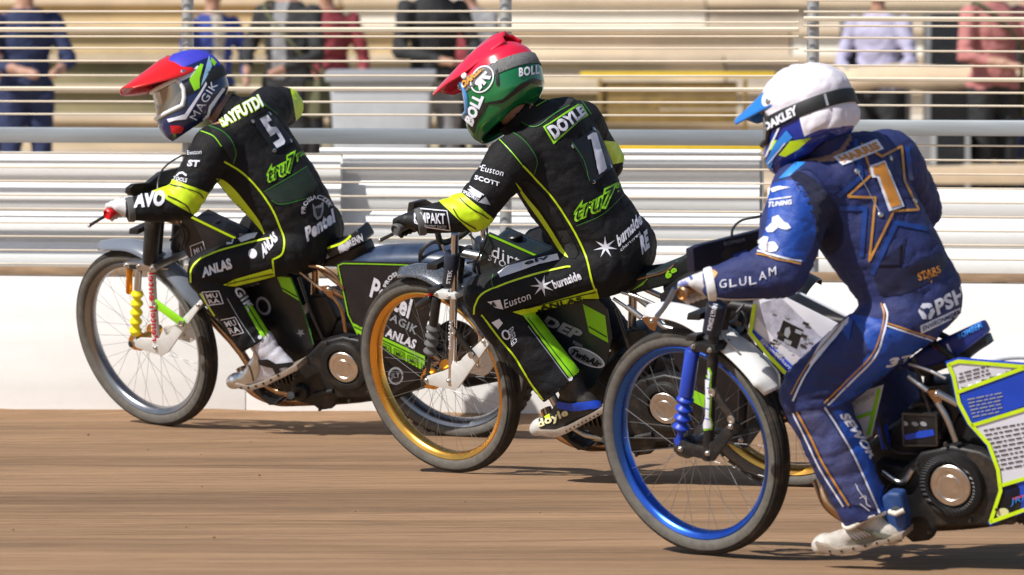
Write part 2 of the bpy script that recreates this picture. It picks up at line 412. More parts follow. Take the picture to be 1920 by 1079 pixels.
# --- wire fence in two bays
WIRE = mat('wire_cream', (.76,.66,.52), .5, .2, nscale=3, namt=.1)
GALV = mat('galvanised_rail', (.42,.45,.47), .42, .65, nscale=4, namt=.15, stretch=(.2,1,3))
PIPE = mat('galvanised_post', (.45,.46,.47), .45, .6, nscale=6, namt=.15)
sj = ws_of(wpx(1502, 250, -.12))
def fence(s0, s1, dz, lab, posts):
    f = empty('wire_fence', wl(s0, -.12, 0), lab, 'fence')
    for y, r in ((20,.0042),(41,.0042),(54,.0098),(67,.0042),(89,.0042),(113,.0042),(140,.0042),(165,.0088),(189,.0042),(213,.0042),(286,.0038),(313,.0038),(339,.0038),(365,.0038),(391,.0038),(417,.0038),(443,.0038),(469,.0038),(495,.0038),(-6,.0042),(-30,.0042),(-55,.0098)):
        z = wpx(300, y, -.12).z + dz
        pts = [wl(s0+(s1-s0)*t/8, -.12, z-.006*math.sin(t/8*math.pi)) for t in range(9)]
        build('wire', MB().tube(pts, r, 6), WIRE, f)
    z = wpx(300, 254, -.12).z + dz
    build('top_rail', MB().box(wl((s0+s1)/2, -.10, z), wd*((s1-s0)/2), wnn*.012, Z*.031), GALV, f, bevel=.006)
    for s in posts: build('post', MB().tube([wl(s, -.165, 0), wl(s, -.165, 1.95)], .024, 14).ell(wl(s, -.165, 1.95), .026), PIPE, f)
    return f
sp = lambda x: ws_of(wpx(x, 200, -.16))
fence(S0, sj-.01, 0, 'long bay of horizontal cream wires with grey rail behind riders in black suits', [sp(-900), sp(352), sp(948)])
fence(sj+.01, S1, .042, 'raised bay of horizontal cream wires with grey rail behind rider in blue suit', [sp(1524), sp(2900)])
# --- ribbed steel barrier behind the fence
BARR = mat('barrier_white_steel', (.90,.90,.89), .42, .05, nscale=2.5, namt=.10, stretch=(.3,1,5), dirt=.06)
def barrier(x0, x1, ytop, n, off, lab):
    zt = wpx(300, ytop, off).z; zb = wpx(300, 512, off).z; s0, s1 = ws_of(wpx(x0, 400, off)), ws_of(wpx(x1, 400, off))
    o = empty('ribbed_barrier', wl(s0, off, 0), lab, 'barrier', None); ph = (zt-zb)/n
    prof = []
    for k in range(n*12+1):
        t = k/12; prof.append((.019*abs(math.sin(math.pi*t))**.7, zt-ph*t))
    m = MB(); cols = [s0+(s1-s0)*j/4 for j in range(5)]
    vs = [wl(s, off+h, z) for s in cols for h, z in prof]; q = len(prof)
    m.add(vs, [[j*q+i, (j+1)*q+i, (j+1)*q+i+1, j*q+i+1] for j in range(4) for i in range(q-1)])
    vs2 = [wl(s, off-.03, z) for s in (s0, s1) for z in (zt, zb)]; m.add(vs2, [[0,2,3,1]])
    build('ribbed_sheet', m, BARR, o, ang=60, fix=False)
    for j in range(5): build('upright', MB().box(wl(s0+(s1-s0)*(j+.02)/4.08, off-.06, zt/2-.02), wd*.03, wnn*.03, Z*(zt/2-.02)), PIPE, o)
    return o
barrier(-900, 640, 286, 4, -.42, 'white ribbed steel barrier behind the fence beside rider number five')
barrier(600, 1425, 276, 4, -.52, 'white ribbed steel barrier behind the fence beside the rider in green helmet')
barrier(1440, 3200, 346, 3, -1.9, 'lower dull ribbed steel barrier set back behind rider in blue')
# --- spectator area: concrete terrace, grass bank
CONCS = [mat('terrace_ochre', (.50,.37,.20), .85, nscale=1.2, namt=.25, dirt=.2), mat('terrace_grey', (.42,.36,.29), .85, nscale=1.2, namt=.25, dirt=.2), mat('terrace_pale', (.60,.49,.36), .85, nscale=1.2, namt=.2, dirt=.15), mat('terrace_white', (.72,.68,.60), .8, nscale=1.5, namt=.1), mat('terrace_olive', (.20,.17,.09), .85, nscale=1.5, namt=.4)]
CONC = mat('terrace_concrete', (.52,.41,.29), .85, nscale=1.2, namt=.22, dirt=.15, bump=.2, bscale=20)
SANDG = mat('sandy_ground', (.47,.36,.24), .95, nscale=2, namt=.25, bump=.3, bscale=30)
struct(build('path', MB().add([wl(-30, -.9, .006), wl(36, -.9, .006), wl(36, -24, .006), wl(-30, -24, .006)], [[0,1,2,3]]), SANDG))
ter = empty('terrace', wl(2, -22, 0), 'sandy concrete spectator terrace of long low steps behind the fence', 'terrace')
for k in range(7):
    for j in range(12):
        build('step_slab', MB().box(wl(-16+1.5+3*j+.4*(k%3), -22-.9*k-2, .11+.11*k), wd*1.494, wnn*2, Z*(.11+.11*k)), random.choice(CONCS), ter, bevel=.012)
        build('step_nosing', MB().box(wl(-16+1.5+3*j+.4*(k%3), -22-.9*k+.02, .195+.22*k), wd*1.494, wnn*.05, Z*.027), CONC, ter, bevel=.008)
bank = MB(); nb = 40
for i in range(nb+1):
    for j in range(8):
        s = -70+i*4; d = -30-j*2.5; bank.v.append(wl(s, d, -.05 + (j/7.)**.8*2.2 + .18*noise.noise(V((s*.4, d*.4, 3)))))
bank.f = [[i*8+j, (i+1)*8+j, (i+1)*8+j+1, i*8+j+1] for i in range(nb) for j in range(7)]
struct(build('grass_bank', bank, mat('bank_grass', (.20,.17,.06), .95, nscale=3, namt=.5, bump=.6, bscale=12)))
# ------------------------------------------------------------------ motorcycles
RF, RR_, WBASE = .36, .347, 1.33
class Bike: pass
def wheel(parent, name, c, n, R_, tw, rimmat, rear=False, hubmat=None):
    k = R_/.36; u = (Z-n*Z.dot(n)).normalized(); f = n.cross(u)
    prof = [(.310,.026),(.306,.0285),(.298,.024),(.290,.019),(.287,.010),(.2865,0),(.287,-.010),(.290,-.019),(.298,-.024),(.306,-.0285),(.310,-.026),(.301,-.019),(.301,.019)]
    rim = build(name, MB().lathe(c, n, [(r*k, h*(1.25 if rear else 1)) for r, h in prof], 96, loop=True), rimmat, parent, ang=50)
    tp = []; N = 56
    for i in range(N):
        a = 2*math.pi*i/N; r = .332+.029*math.copysign(abs(math.cos(a))**.85, math.cos(a)); h = tw*math.copysign(abs(math.sin(a))**.9, math.sin(a))
        if math.cos(a) > -.1 and i % 5 == 0: r -= .0035; h *= .96
        tp.append((r*k, h))
    t = build('tyre', MB().lathe(c, n, tp, 128, loop=True), [TYRE, TREAD], rim, ang=28)
    cl0 = c-root_of(parent).location
    for q in t.data.polygons:
        e = V(q.center)-cl0; e -= n*e.dot(n)
        q.material_index = 1 if e.length > R_-.021*k else 0
    if rear:
        m = MB()
        for q in range(44):
            th = 2*math.pi*q/44
            for h, da in ((-.5,0),(0,.07),(.5,0)):
                d = u*math.cos(th+da)+f*math.sin(th+da); tt = n.cross(d); m.box(c+d*(R_-.003)+n*tw*h, d*.007, tt*.014, n*tw*.2)
        b = build('tread_blocks', m, TREAD, rim); b['kind'] = 'stuff'
    hm = hubmat or ALU
    build('hub', MB().lathe(c, n, [(.012,-.075),(.03,-.07),(.030,-.05),(.041,-.048),(.041,-.04),(.022,-.036),(.02,0),(.022,.036),(.041,.04),(.041,.048),(.030,.05),(.03,.07),(.012,.075)], 28), hm, rim)
    m = MB()
    for q in range(36):
        a0 = 2*math.pi*q/36; sd = 1 if q % 2 else -1; a1 = a0 + (.42 if (q//2) % 2 else -.42)
        p1 = c + (u*math.cos(a0)+f*math.sin(a0))*.287*k + n*sd*.006; p0 = c + (u*math.cos(a1)+f*math.sin(a1))*.046 + n*sd*.044
        m.tube([p0, p1], .0007, 5)
    s = build('spokes', m, SPK, rim); s['kind'] = 'stuff'
    return rim, t
def setup(i, fc, wy, wl_, by, bl, label):
    b = Bike(); b.i = i; nW = nrm(wy, wl_); nB = nrm(by, bl)
    RFi = .349 if i == 3 else RF; b.RF = RFi; cz = (RFi-.036)*math.sqrt(1-nW.z**2)+.036
    cf = on_plane(fc[0], fc[1], V((0,0,cz)), Z)
    b.W = Frame(cf, nW); fB = Frame(cf, nB)
    cr = cf - fB.f*WBASE; need = (RR_-.045)*math.sqrt(1-nB.z**2)+.045 - .004
    cr = cr + fB.u*((need-cr.z)/fB.u.z)
    b.B = Frame(cr, nB); b.cr, b.cf = cr, cf
    base = V(((cf.x+cr.x)/2, (cf.y+cr.y)/2, 0))
    b.o = empty('speedway_motorcycle', base, label, 'motorcycle', 'three racing motorcycles on the track')
    print('bike', i, 'front', [round(q) for q in to_px(cf)], 'rear', [round(q) for q in to_px(cr)], 'rear bottom', [round(q) for q in to_px(V((cr.x,cr.y,0)))], 'depth', round(cf.y,2), round(cr.y,2))
    return b
def plateP(fr, pts, l1, th): return MB().plate([fr.p(x, y, l1) for x, y in pts], -fr.n*th)
def tubeP(fr, pts, r, seg=10, sm=0):
    P = [fr.p(*q) for q in pts]
    if sm: P = catmull(P, sm)
    if isinstance(r, (list, tuple)) and len(r) != len(P): r = [r[0]+(r[-1]-r[0])*k/(len(P)-1) for k in range(len(P))]
    return MB().tube(P, r, seg)
def bellows(p0, p1, r0, amp, n):
    m = []; 
    for k in range(n*8+1):
        t = k/(n*8); m.append((r0+amp*(.5-.5*math.cos(2*math.pi*n*t)), (p1-p0).length*t))
    return MB().lathe(p0, (p1-p0), m, 18)
def bolt(mb, p, n, r=.007): mb.lathe(p, n, [(r*1.35,-.002),(r*1.35,.0015),(r,.002),(r,.007),(r*.8,.0085)], 10)
def bolts(name, pts, n, r, material, parent):
    for p in pts: mb = MB(); bolt(mb, p, n, r); build(name, mb, material, parent)
def front_end(b, d):
    W = b.W; o = b.o; sh = W.n*-2
    wheel(o, 'front_wheel', b.cf, W.n, b.RF, .036, d['rim'], hubmat=d['hub'])
    # fork legs
    L = d['legl']
    for side in (1, -1):
        dv = V((0,0,0)) if side > 0 else W.n*(-2*L)
        P = [W.p(x, y, L)+dv for x, y in d['leg']]
        lg = build('fork_leg', MB().tube(P, d['legr'], 16), d['legm'], o)
        G = [W.p(x, y, L)+dv for x, y in d['guard']]
        gd = build('fork_guard', MB().tube([G[0], G[0].lerp(G[1], .04), G[0].lerp(G[1], .97), G[1]], [d['gr']*.9, d['gr'], d['gr']*.93, d['gr']*.85], 16), d['gm'], lg)
        if side > 0: b.leg, b.guard = lg, gd
        pl = [W.p(x, y, L+.012)+dv for x, y in d['plate']]
        m = MB().plate(pl, -W.n*.010)
        p = build('link_plate', m, d['platem'], o, bevel=.0025)
        bolts('bolt', [W.p(x, y, L+.012)+dv for x, y in d['bolts']], W.n, .007, d.get('boltm', ALU), p)
        if side > 0: b.plate = p
    a = [W.p(x, y, L+.026) for x, y in d['arm']]; dirn = (a[1]-a[0]).normalized(); pr = W.n.cross(dirn)
    ar = build('damper_arm', MB().box((a[0]+a[1])/2, (a[1]-a[0])*.5+dirn*.008, pr*d.get('armw',.013), W.n*.006), d['armm'], o, bevel=.005)
    for q in a: build('pivot_bolt', MB().lathe(q+W.n*.006, W.n, [(.013,0),(.013,.004),(.008,.005),(.008,.003),(.004,.003)], 18), ALU, ar)
    # shock absorber in front of the leg
    s0, s1 = [W.p(x, y, L) for x, y in d['shock']]; dv = s1-s0
    sk = build('shock_absorber', MB().tube([s0, s0+dv*.02, s0+dv*d['bell'][0]], [d['sr']*.8, d['sr'], d['sr']], 16).tube([s0+dv*.3, s1], d['sr']*.45, 10).lathe(s1, W.n, [(.012,-.012),(.012,.012)], 16), d['sm'], o)
    build('bellows', bellows(s0+dv*d['bell'][0], s0+dv*d['bell'][1], d['br']*.66, d['br']*.5, d['bn']), d['bm'], sk)
    if 'res' in d:
        r0, r1 = [W.p(x, y, L) for x, y in d['res']]
        build('reservoir', MB().tube([r0, r0.lerp(r1,.05), r0.lerp(r1,.95), r1], [d['rr']*.8, d['rr'], d['rr'], d['rr']*.8], 16), d['rm'], sk)
    if 'knob' in d: build('adjuster_knob', MB().lathe(W.p(*d['knob'], L), (s0-s1), [(.010,-.012),(.011,-.008),(.011,.008),(.008,.012)], 12), REDP, sk)
    # clamps / crown
    c = [W.p(x, y, L+.018) for x, y in d['clamp']]
    cl_ = build('fork_clamp', MB().plate(c, -W.n*(2*L+.036)), d['clampm'], o, bevel=.004)
    bolts('clamp_bolt', [W.p(x, y, L+.019) for x, y in d['clbolts']], W.n, .006, ALU, cl_)
    t0 = W.p(*d['guard'][0], 0); t1 = W.p(*d['guard'][1], 0); ax = (t0-t1).normalized(); pz = W.n
    build('fork_crown', MB().box(t0.lerp(t1,.15), pz*(L+.03), ax*.012, W.f*.025).box(t0.lerp(t1,.92), pz*(L+.02), ax*.010, W.f*.02).tube([t0+ax*.02-W.f*.035, t1-W.f*.035], .02, 12), BLKMAT, o, bevel=.003)
    b.steer_top = t0 + ax*.05
    # axle
    build('axle', MB().tube([b.cf+W.n*.085, b.cf-W.n*.085], .009, 12).lathe(b.cf+W.n*.08, W.n, [(.014,0),(.014,.01),(.008,.012)], 6), STEEL, o)
    # mudguard: arched strip over the tyre
    P = catmull([W.p(x, y, 0) for x, y in d['mud']], 5); m = MB(); hw = d['mudw']; n = len(P); K = 8
    for j, p in enumerate(P):
        t = (P[min(j+1, n-1)]-P[max(j-1, 0)]).normalized(); up = W.n.cross(t); up = up if up.z > 0 else -up
        e = min(j, n-1-j)/(n/2); w = hw*(.55+.45*min(1, e*4))
        for s in range(K+1):
            q = s/K*2-1; m.v.append(p + W.n*w*q + up*(-.028*q*q) )
    m.f = [[j*(K+1)+s, (j+1)*(K+1)+s, (j+1)*(K+1)+s+1, j*(K+1)+s+1] for j in range(n-1) for s in range(K)]
    mg = build('front_mudguard', m, d['mudm'], o, ang=60, fix=False); md = mg.modifiers.new('thick', 'SOLIDIFY'); md.thickness = .004; b.mud = mg
    for s in (-1, 1):
        q = P[n*2//3]; build('mudguard_stay', MB().tube([q+W.n*s*hw*.7, W.p(*d['leg'][0], 0)+W.n*s*L], .004, 8), ALU, mg)
    # handlebar: both ends from the left grip, symmetric about the steering plane
    g = W.p(*d['grip'], d['gripl']); ctr = b.steer_top; b.gL = g; b.gR = g - W.n*(2*d['gripl'])
    b.barax = W.n
    up = (b.steer_top-W.p(*d['guard'][1], 0)).normalized()
    bar = MB()
    gl2, gr2 = g-W.n*.12, b.gR+W.n*.12
    c0 = ctr+up*.01
    bar.tube(catmull([g+W.n*.05, gl2, c0+W.n*.13+up*.03+(gl2-c0-W.n*.26)*.25, c0+W.n*.06, c0-W.n*.06, c0-W.n*.13+up*.03+(gr2-c0+W.n*.26)*.25, gr2, b.gR-W.n*.05], 5), .011, 12)
    hb = build('handlebar', bar, d.get('barm', BLKMAT), o)
    for s, e in ((1, g), (-1, b.gR)):
        build('grip', MB().lathe(e-W.n*s*.06, W.n*s, [(.0125,0),(.017,.002),(.016,.03),(.0155,.09),(.017,.112),(.021,.114),(.021,.122),(.017,.127),(.017,.12),(.010,.121)], 20), d['gripm'], hb)
    lv = [W.p(x, y, d['gripl']-.03) for x, y in d['lever']]
    build('clutch_lever', MB().tube(lv, d.get('levr', [.0085]+[.006]*(len(lv)-2)+[.0065]), 10), d['levm'], hb)
    build('lever_tip', MB().ell(lv[-1], .0085), ALU, hb)
    if 'cover' in d:
        cv = [b.W.p(x, y, l) for x, y, l in d['cover']]
        b.cover = build('bar_cover', MB().plate(cv, d.get('coverv', W.f*.03)), d['coverm'], o, bevel=.006)
    for cab in d['cables']:
        build('control_cable', MB().tube(catmull([b.B.p(*q) for q in cab], 6), .0038, 8), BLKPL, o)
LOC1 = {}
def local1(b, name, px, l=None):
    """outline traced on the first motorcycle, kept in that machine's own axes for its sisters"""
    if px is not None: LOC1[name] = [b.B.inv(b.B.p(q[0], q[1], q[2] if len(q) > 2 else l)) for q in px]
    return [b.B.g(*q) for q in LOC1[name]]
def body(b, d):
    B = b.B; o = b.o; n = B.n; first = b.i == 1
    # tank between its printed side panels
    tk = [B.p(x, y, .065) for x, y in d['tank']]; cen = sum(tk, V((0,0,0)))/len(tk)
    core = [cen+(p-cen)*.9 - n*.012 for p in tk]
    tank = build('fuel_tank', MB().plate([p-B.u*.012 for p in core], -n*.106), d.get('corem', d['tankm']), o, bevel=.02, seg=4)
    b.tankL = build('side_panel', MB().plate(tk, -n*.006), d['tankm'], o, bevel=.002)
    build('side_panel', MB().plate([p-n*.124-B.u*.03 for p in tk], -n*.006), d['tankm'], o, bevel=.002)
    if 'cap' in d:
        c = B.p(*d['cap'], .0); build('filler_cap', MB().lathe(c-B.u*.03, B.u, [(.016,-.01),(.016,.03),(.028,.032),(.029,.05),(.025,.054),(.010,.055)], 20), BLKPL, tank)
    lp = [B.p(x, y, .115) for x, y in d['lower']]
    b.low = build('lower_panel', MB().plate(lp, -n*.006), d['lowm'], o, bevel=.002)
    # seat
    sl_ = d.get('seatl', .055); st = [B.p(x, y, sl_) for x, y in d['seat']]
    b.seat = build('seat', MB().plate(st, -n*(sl_*1.75)), d['seatm'], o, bevel=.012, seg=3)
    # rear mudguard / tail
    T = catmull([B.p(x, y, 0) for x, y in d['tail']], 5); m = MB(); K = 10; N = len(T)
    for j, p in enumerate(T):
        t = (T[min(j+1, N-1)]-T[max(j-1, 0)]).normalized(); up = n.cross(t); up = up if up.z > 0 else -up
        w = .075*(.75+.25*min(1, j/4)) 
        for s in range(K+1):
            q = s/K*2-1; m.v.append(p + n*w*math.sin(q*1.57) + up*(.045*math.cos(q*1.57)-.045))
    m.f = [[j*(K+1)+s, (j+1)*(K+1)+s, (j+1)*(K+1)+s+1, j*(K+1)+s+1] for j in range(N-1) for s in range(K)]
    b.tail = build('rear_mudguard', m, d['tailm'], o, ang=60, fix=False); b.tail.modifiers.new('thick', 'SOLIDIFY').thickness = .004
    # rear wheel
    wheel(o, 'rear_wheel', b.cr, n, RR_, .044, d['rrim'], rear=True, hubmat=STEEL)
    build('sprocket', MB().lathe(b.cr-n*.07, n, [(.10,-.002),(.10,.002)], 48), STEEL, o)
    # wheel cover on the left
    cv = [B.p(x, y, .13) for x, y in d['wcover']] if 'wcover' in d else local1(b, 'wcover', None)
    if first: local1(b, 'wcover', d['wcover'], .13)
    b.cov = build('wheel_cover', MB().plate(cv, -n*.005), d['covm'], o, bevel=.0015)
    for k in range(3): q = cv[k*2]*.86+b.cr*.14; build('cover_stay', MB().tube([q-n*.004, q-n*.14], .006, 8), ALU, b.cov)
def engine(b, d):
    B = b.B; o = b.o; n = B.n; first = b.i == 1
    px = lambda name, pts, l: local1(b, name, pts if first else None, l)
    case = px('case', [(545,731),(548,707),(567,676),(600,642),(641,632),(680,640),(720,660),(745,690),(750,720),(735,745),(690,745),(630,748),(622,768),(598,771),(588,762),(552,753)], .13)
    bod = px('crank', [(500,650),(560,600),(640,600),(740,640),(800,660),(810,720),(740,752),(640,758),(560,752),(500,720)], .05)
    e = build('engine', MB().plate(bod, -n*.14), BLKMAT, o, bevel=.02, seg=3)
    cc = px('cc', [(643,690)], .15)[0]; cd = cc
    if 'clutch' in d: cc = B.p(*d['clutch'], .15)
    if b.i == 3:
        C0 = cc - cd; case = [p+C0 for p in case]
    chain = build('chain_case', MB().plate(case, -n*.05), BLKMAT, o, bevel=.012, seg=3)
    b.chain = chain
    rr = d.get('clr', .058)
    build('clutch_ring', MB().lathe(cc-n*.02, n, [(rr*1.62,-.012),(rr*1.62,.006),(rr*1.52,.016),(rr*1.25,.022),(rr*1.12,.020),(rr*1.06,.006),(rr*1.04,-.01)], 40, caps=False), d.get('clm', BLKMAT), chain)
    build('clutch_disc', MB().lathe(cc-n*.016, n, [(rr,-.004),(rr,.012),(rr*.95,.015),(rr*.72,.015),(rr*.68,.012),(rr*.5,.012),(rr*.47,.014),(rr*.08,.014)], 40), DRED, chain)
    if b.i != 3:
        bs = px('boss', [(565,735)], .135)[0]
        build('sprocket_boss', MB().lathe(bs, n, [(.034,-.01),(.034,.012),(.028,.02),(.018,.022)], 24), BLKMAT, chain)
        rb = px('rib', [(588,741),(625,733)], .135); build('case_rib', MB().tube(rb, .010, 10), BLKMAT, chain)
    bolts('case_bolt', px('casebolts', [(552,708),(575,672),(612,643),(600,768),(560,750),(690,735),(655,752)], .132), n, .005, STEEL, chain)
    # laid-down finned barrel pointing forward
    fb = px('barrel', [(575,690),(480,690)], -.01)
    ax = (fb[1]-fb[0]).normalized(); fb[1] = fb[0]+ax*.17
    br = MB()
    for k in range(7): br.lathe(fb[0]+ax*(.02+.019*k), ax, [(.045,-.002),(.075,-.002),(.075,.002),(.045,.002)], 24)
    br.tube([fb[0], fb[1]+ax*.02], .047, 20)
    build('cylinder_barrel', br, STEEL, e)
    ex = px('exhaust', [(452,690,-.03),(470,728,.0),(511,749,-.02),(560,752,-.09),(700,742,-.14),(860,700,-.19)], 0)
    build('exhaust_pipe', MB().tube(catmull(ex, 6), .021, 14), BRONZE, o)
    si = px('silencer', [(860,700,-.20),(1010,672,-.20)], 0)
    build('silencer', MB().tube([si[0], si[0].lerp(si[1],.08), si[0].lerp(si[1],.92), si[1]], [.03,.06,.06,.035], 20), STEEL, o)
    gu = px('skid', [(473,735),(480,722),(492,744),(515,756),(522,752),(521,760),(505,761)], .04)
    build('exhaust_guard', MB().plate(gu, -n*.08), BLKPL, o, bevel=.004)
    # frame
    fr = MB(); FT = lambda nm, pts, l=0: px(nm, pts, l)
    hd = b.W.p(*b.d['guard'][0], 0)+b.W.f*-.04; hd2 = b.W.p(*b.d['guard'][1], 0)+b.W.f*-.04
    seatp = FT('f1', [(590,485,0)])[0]; low = FT('f2', [(520,735,0)])[0]; mid = FT('f3', [(600,640,0)])[0]; piv = FT('f4', [(690,720,0)])[0]
    fr.tube([hd, seatp], .017, 12).tube(catmull([hd2, hd2.lerp(low,.6)-B.f*.01, low, piv], 5), .016, 12).tube(catmull([seatp, mid, piv], 5), .015, 12)
    for s in (1, -1):
        fr.tube([piv+n*.07*s, b.cr+n*.085*s], .013, 10)
        fr.tube(catmull([seatp+n*.03*s, seatp.lerp(b.cr, .5)+n*.085*s+B.u*.02, b.cr+n*.085*s], 5), .010, 10)
    frm = build('frame', fr, d.get('framem', BRONZE), o)
    for nm, pts, r in d['tubes']: build(nm, tubeP(B, pts, r, 10, 5 if len(pts) > 2 else 0), d['tubem'], o)
    if 'fplate' in d:
        fp = build('frame_plate', plateP(B, d['fplate'], .14, .006), d.get('fpm', BRONZE), o, bevel=.002)
        bolts('plate_bolt', [B.p(*q, .141) for q in d['fpb']], n, .007, ALU, fp)
    ftp = FT('peg', [(560,742,.12),(545,742,.24)]); build('footrest', MB().tube(ftp, .011, 10).lathe(ftp[1], (ftp[1]-ftp[0]), [(.015,-.005),(.015,.004)], 12), STEEL, o)
    oil = FT('oil', [(572,560),(612,556),(632,600),(618,640),(585,640)], .06); build('oil_tank', MB().plate(oil, -n*.12), BLKPL, o, bevel=.012)
    crb = FT('carb', [(545,640,-.02),(570,620,-.02)]); build('carburettor', MB().tube(crb, [.028,.034], 16).tube([crb[0]-B.u*.06, crb[0]+B.u*.03], .018, 12), ALU, o)
    for k, h in enumerate((('h1', [(520,600,.09),(540,650,.09),(590,655,.07)]), ('h2', [(560,520,.11),(585,590,.12),(605,635,.12)]))):
        build('hose', MB().tube(catmull(FT(*h), 6), .006, 8), BLKPL, o)
TEAL = mat('panel_dark_teal', (.012,.022,.028), .35, nscale=6, namt=.15, coat=.2, dirt=.08)
BLKPAN = mat('panel_black', (.009,.0095,.013), .38, nscale=6, namt=.2, coat=.15, dirt=.08)
WPAN = mat('panel_white_print', (.68,.68,.76), .4, nscale=10, namt=.06, dirt=.08)
BPAN = mat('panel_blue_print', (.012,.06,.50), .4, nscale=10, namt=.1)
CARB = mat('carbon_weave', (.10,.11,.13), .28, .3, coat=.5, nscale=180, namt=.6, dirt=.05)
BTAIL = mat('tail_blue_black', (.03,.045,.085), .3, nscale=7, namt=.6, coat=.4)
WPLAS = mat('white_plastic', (.80,.80,.80), .35, coat=.2, dirt=.06)
GRMUD = mat('smoked_mudguard', (.16,.18,.22), .25, coat=.4)
D1 = dict(rim=SILRIM, hub=GOLDM, legl=.078, leg=[(283,490),(293,648)], legr=.0155, legm=mat('white_fork_tube', (.74,.72,.72), .3, coat=.3), guard=[(288,405),(281,493)], gr=.032, gm=BLKMAT,
  plate=[(247,641),(256,653),(303,668),(315,661),(381,567),(374,563),(340,599),(311,631),(306,616),(297,636),(262,634)], platem=WALU, bolts=[(292,652),(372,572)], arm=[(293,570),(342,606)], armm=LIMEG, armw=.017,
  shock=[(260,505),(253,642)], bell=(.28,.90), sr=.0145, br=.0215, bn=5, sm=ALU, bm=mat('yellow_rubber', (.86,.74,.01), .45), res=[(243,504),(242,550)], rr=.013, rm=mat('orange_anodised', (.75,.27,.02), .3, .8),
  clamp=[(231,492),(287,496),(291,508),(287,512),(262,508),(233,504)], clampm=ALU, clbolts=[(236,498),(259,500),(284,504)],
  mud=[(190,453),(222,450),(262,455),(310,484),(352,526),(385,575)], mudw=.05, mudm=GRMUD, grip=(223,393), gripl=.40, gripm=REDP, lever=[(205,401),(188,411),(168,423)], levm=BLKPL,
  cover=[(243,362,.25),(245,352,.25),(254,345,.23),(280,343,.16),(304,323,.06),(345,313,-.08),(402,300,-.25),(402,345,-.25),(345,372,-.05),(262,378,.2)], coverm=BLKPL,
  cables=[[(298,372,.2),(296,345,.16),(305,318,.1),(330,298,.05),(352,294,-.02),(380,330,-.05)], [(330,405,.06),(345,440,.08),(338,470,.08)], [(352,412,.02),(330,440,.02),(318,452,.04)]],
  tank=[(357,402),(443,443),(460,468),(456,490),(372,500),(352,482),(334,452),(341,414)], tankm=BLKPAN, cap=(402,425), lower=[(420,545),(470,520),(517,508),(545,520),(562,565),(590,645),(584,664),(560,668),(538,656),(480,640)], lowm=BLKPAN,
  seat=[(560,478),(602,467),(640,455),(669,431),(683,455),(655,470),(626,483),(575,500)], seatm=BLKPAN, tail=[(640,500),(675,478),(705,466),(760,462),(830,464),(900,480),(960,520)], tailm=BTAIL, rrim=SILRIM,
  wcover=[(630,496),(642,490),(765,493),(842,497),(812,560),(800,610),(797,692),(776,716),(735,741),(690,690),(668,628),(650,590)], covm=BLKPAN, tubem=BRONZE,
  tubes=[('frame_tube',[(575,497,.12),(605,503,.13),(630,520,.13),(643,542,.13)],.0075),('frame_tube',[(624,556,.135),(640,580,.135),(648,622,.13)],.0075),('damper_strut',[(613,540,.13),(650,560,.11)],.011),('frame_tube',[(560,508,.12),(605,545,.135)],.006)],
  fplate=[(598,538),(614,536),(624,548),(624,562),(614,556)], fpb=[(616,542)], clutch=(643,690), clr=.062)
D2 = dict(rim=GOLDM, hub=GOLDM, legl=.078, leg=[(853,438),(847,722)], legr=.0135, legm=CHROME, guard=[(849,474),(843,535)], gr=.028, gm=mat('guard_dark_blue', (.02,.028,.05), .4, nscale=9, namt=.2),
  plate=[(793,712),(799,721),(850,733),(858,729),(925,634),(916,626),(867,671),(857,686),(850,679),(840,692),(829,697),(800,706)], platem=WALU, bolts=[(842,714),(800,713),(907,640),(913,633)], arm=[(852,620),(886,665)], armm=BLKPL, armw=.011,
  shock=[(819,557),(801,708)], bell=(.34,.72), sr=.0165, br=.022, bn=4, sm=BLKPL, bm=GREYRUB, res=[(809,558),(783,576)], rr=.0145, rm=BLKPL, knob=(807,548),
  clamp=[(813,546),(852,551),(855,562),(826,562),(814,556)], clampm=WALU, clbolts=[(818,552),(842,557)],
  mud=[(752,503),(785,497),(822,508),(870,542),(915,592),(935,640)], mudw=.055, mudm=CARB, grip=(765,421), gripl=.40, gripm=GREYRUB, lever=[(750,430),(735,440),(713,451)], levm=BLKPL,
  cover=[(774,400,.18),(777,380,.18),(800,374,.1),(817,384,.0),(880,380,-.2),(880,415,-.2),(800,425,.08)], coverm=BLKPL,
  cables=[[(908,425,.05),(912,445,.08),(903,470,.08),(893,490,.07)], [(880,440,.05),(900,462,.1),(896,485,.1),(876,494,.08)]],
  tank=[(917,436),(1046,492),(1060,520),(1040,540),(930,545),(903,526),(899,498),(905,455)], tankm=TEAL, cap=(966,452), lower=[(950,570),(1010,560),(1110,548),(1138,580),(1147,635),(1138,680),(1110,728),(1072,742),(1030,690)], lowm=TEAL,
  seat=[(1150,530),(1190,517),(1225,512),(1262,497),(1287,478),(1300,492),(1296,515),(1255,535),(1190,552)], seatm=mat('seat_dark_green', (.008,.014,.014), .5, nscale=10, namt=.3), tail=[(1250,525),(1290,500),(1330,482),(1390,478),(1450,490),(1530,530)], tailm=BLKPAN, rrim=GOLDM,
  covm=BLKPAN, tubem=ALU, framem=ALU,
  tubes=[('frame_tube',[(1166,548,.12),(1195,557,.13),(1232,573,.13)],.0065),('damper_strut',[(1175,575,.13),(1203,596,.13)],.010),('frame_tube',[(1150,560,.12),(1180,580,.13)],.006),('frame_tube',[(1232,602,.13),(1243,612,.13),(1262,618,.13)],.009)],
  fplate=[(1202,597),(1228,592),(1233,600),(1228,622),(1218,618)], fpb=[(1222,602)], clr=.058)
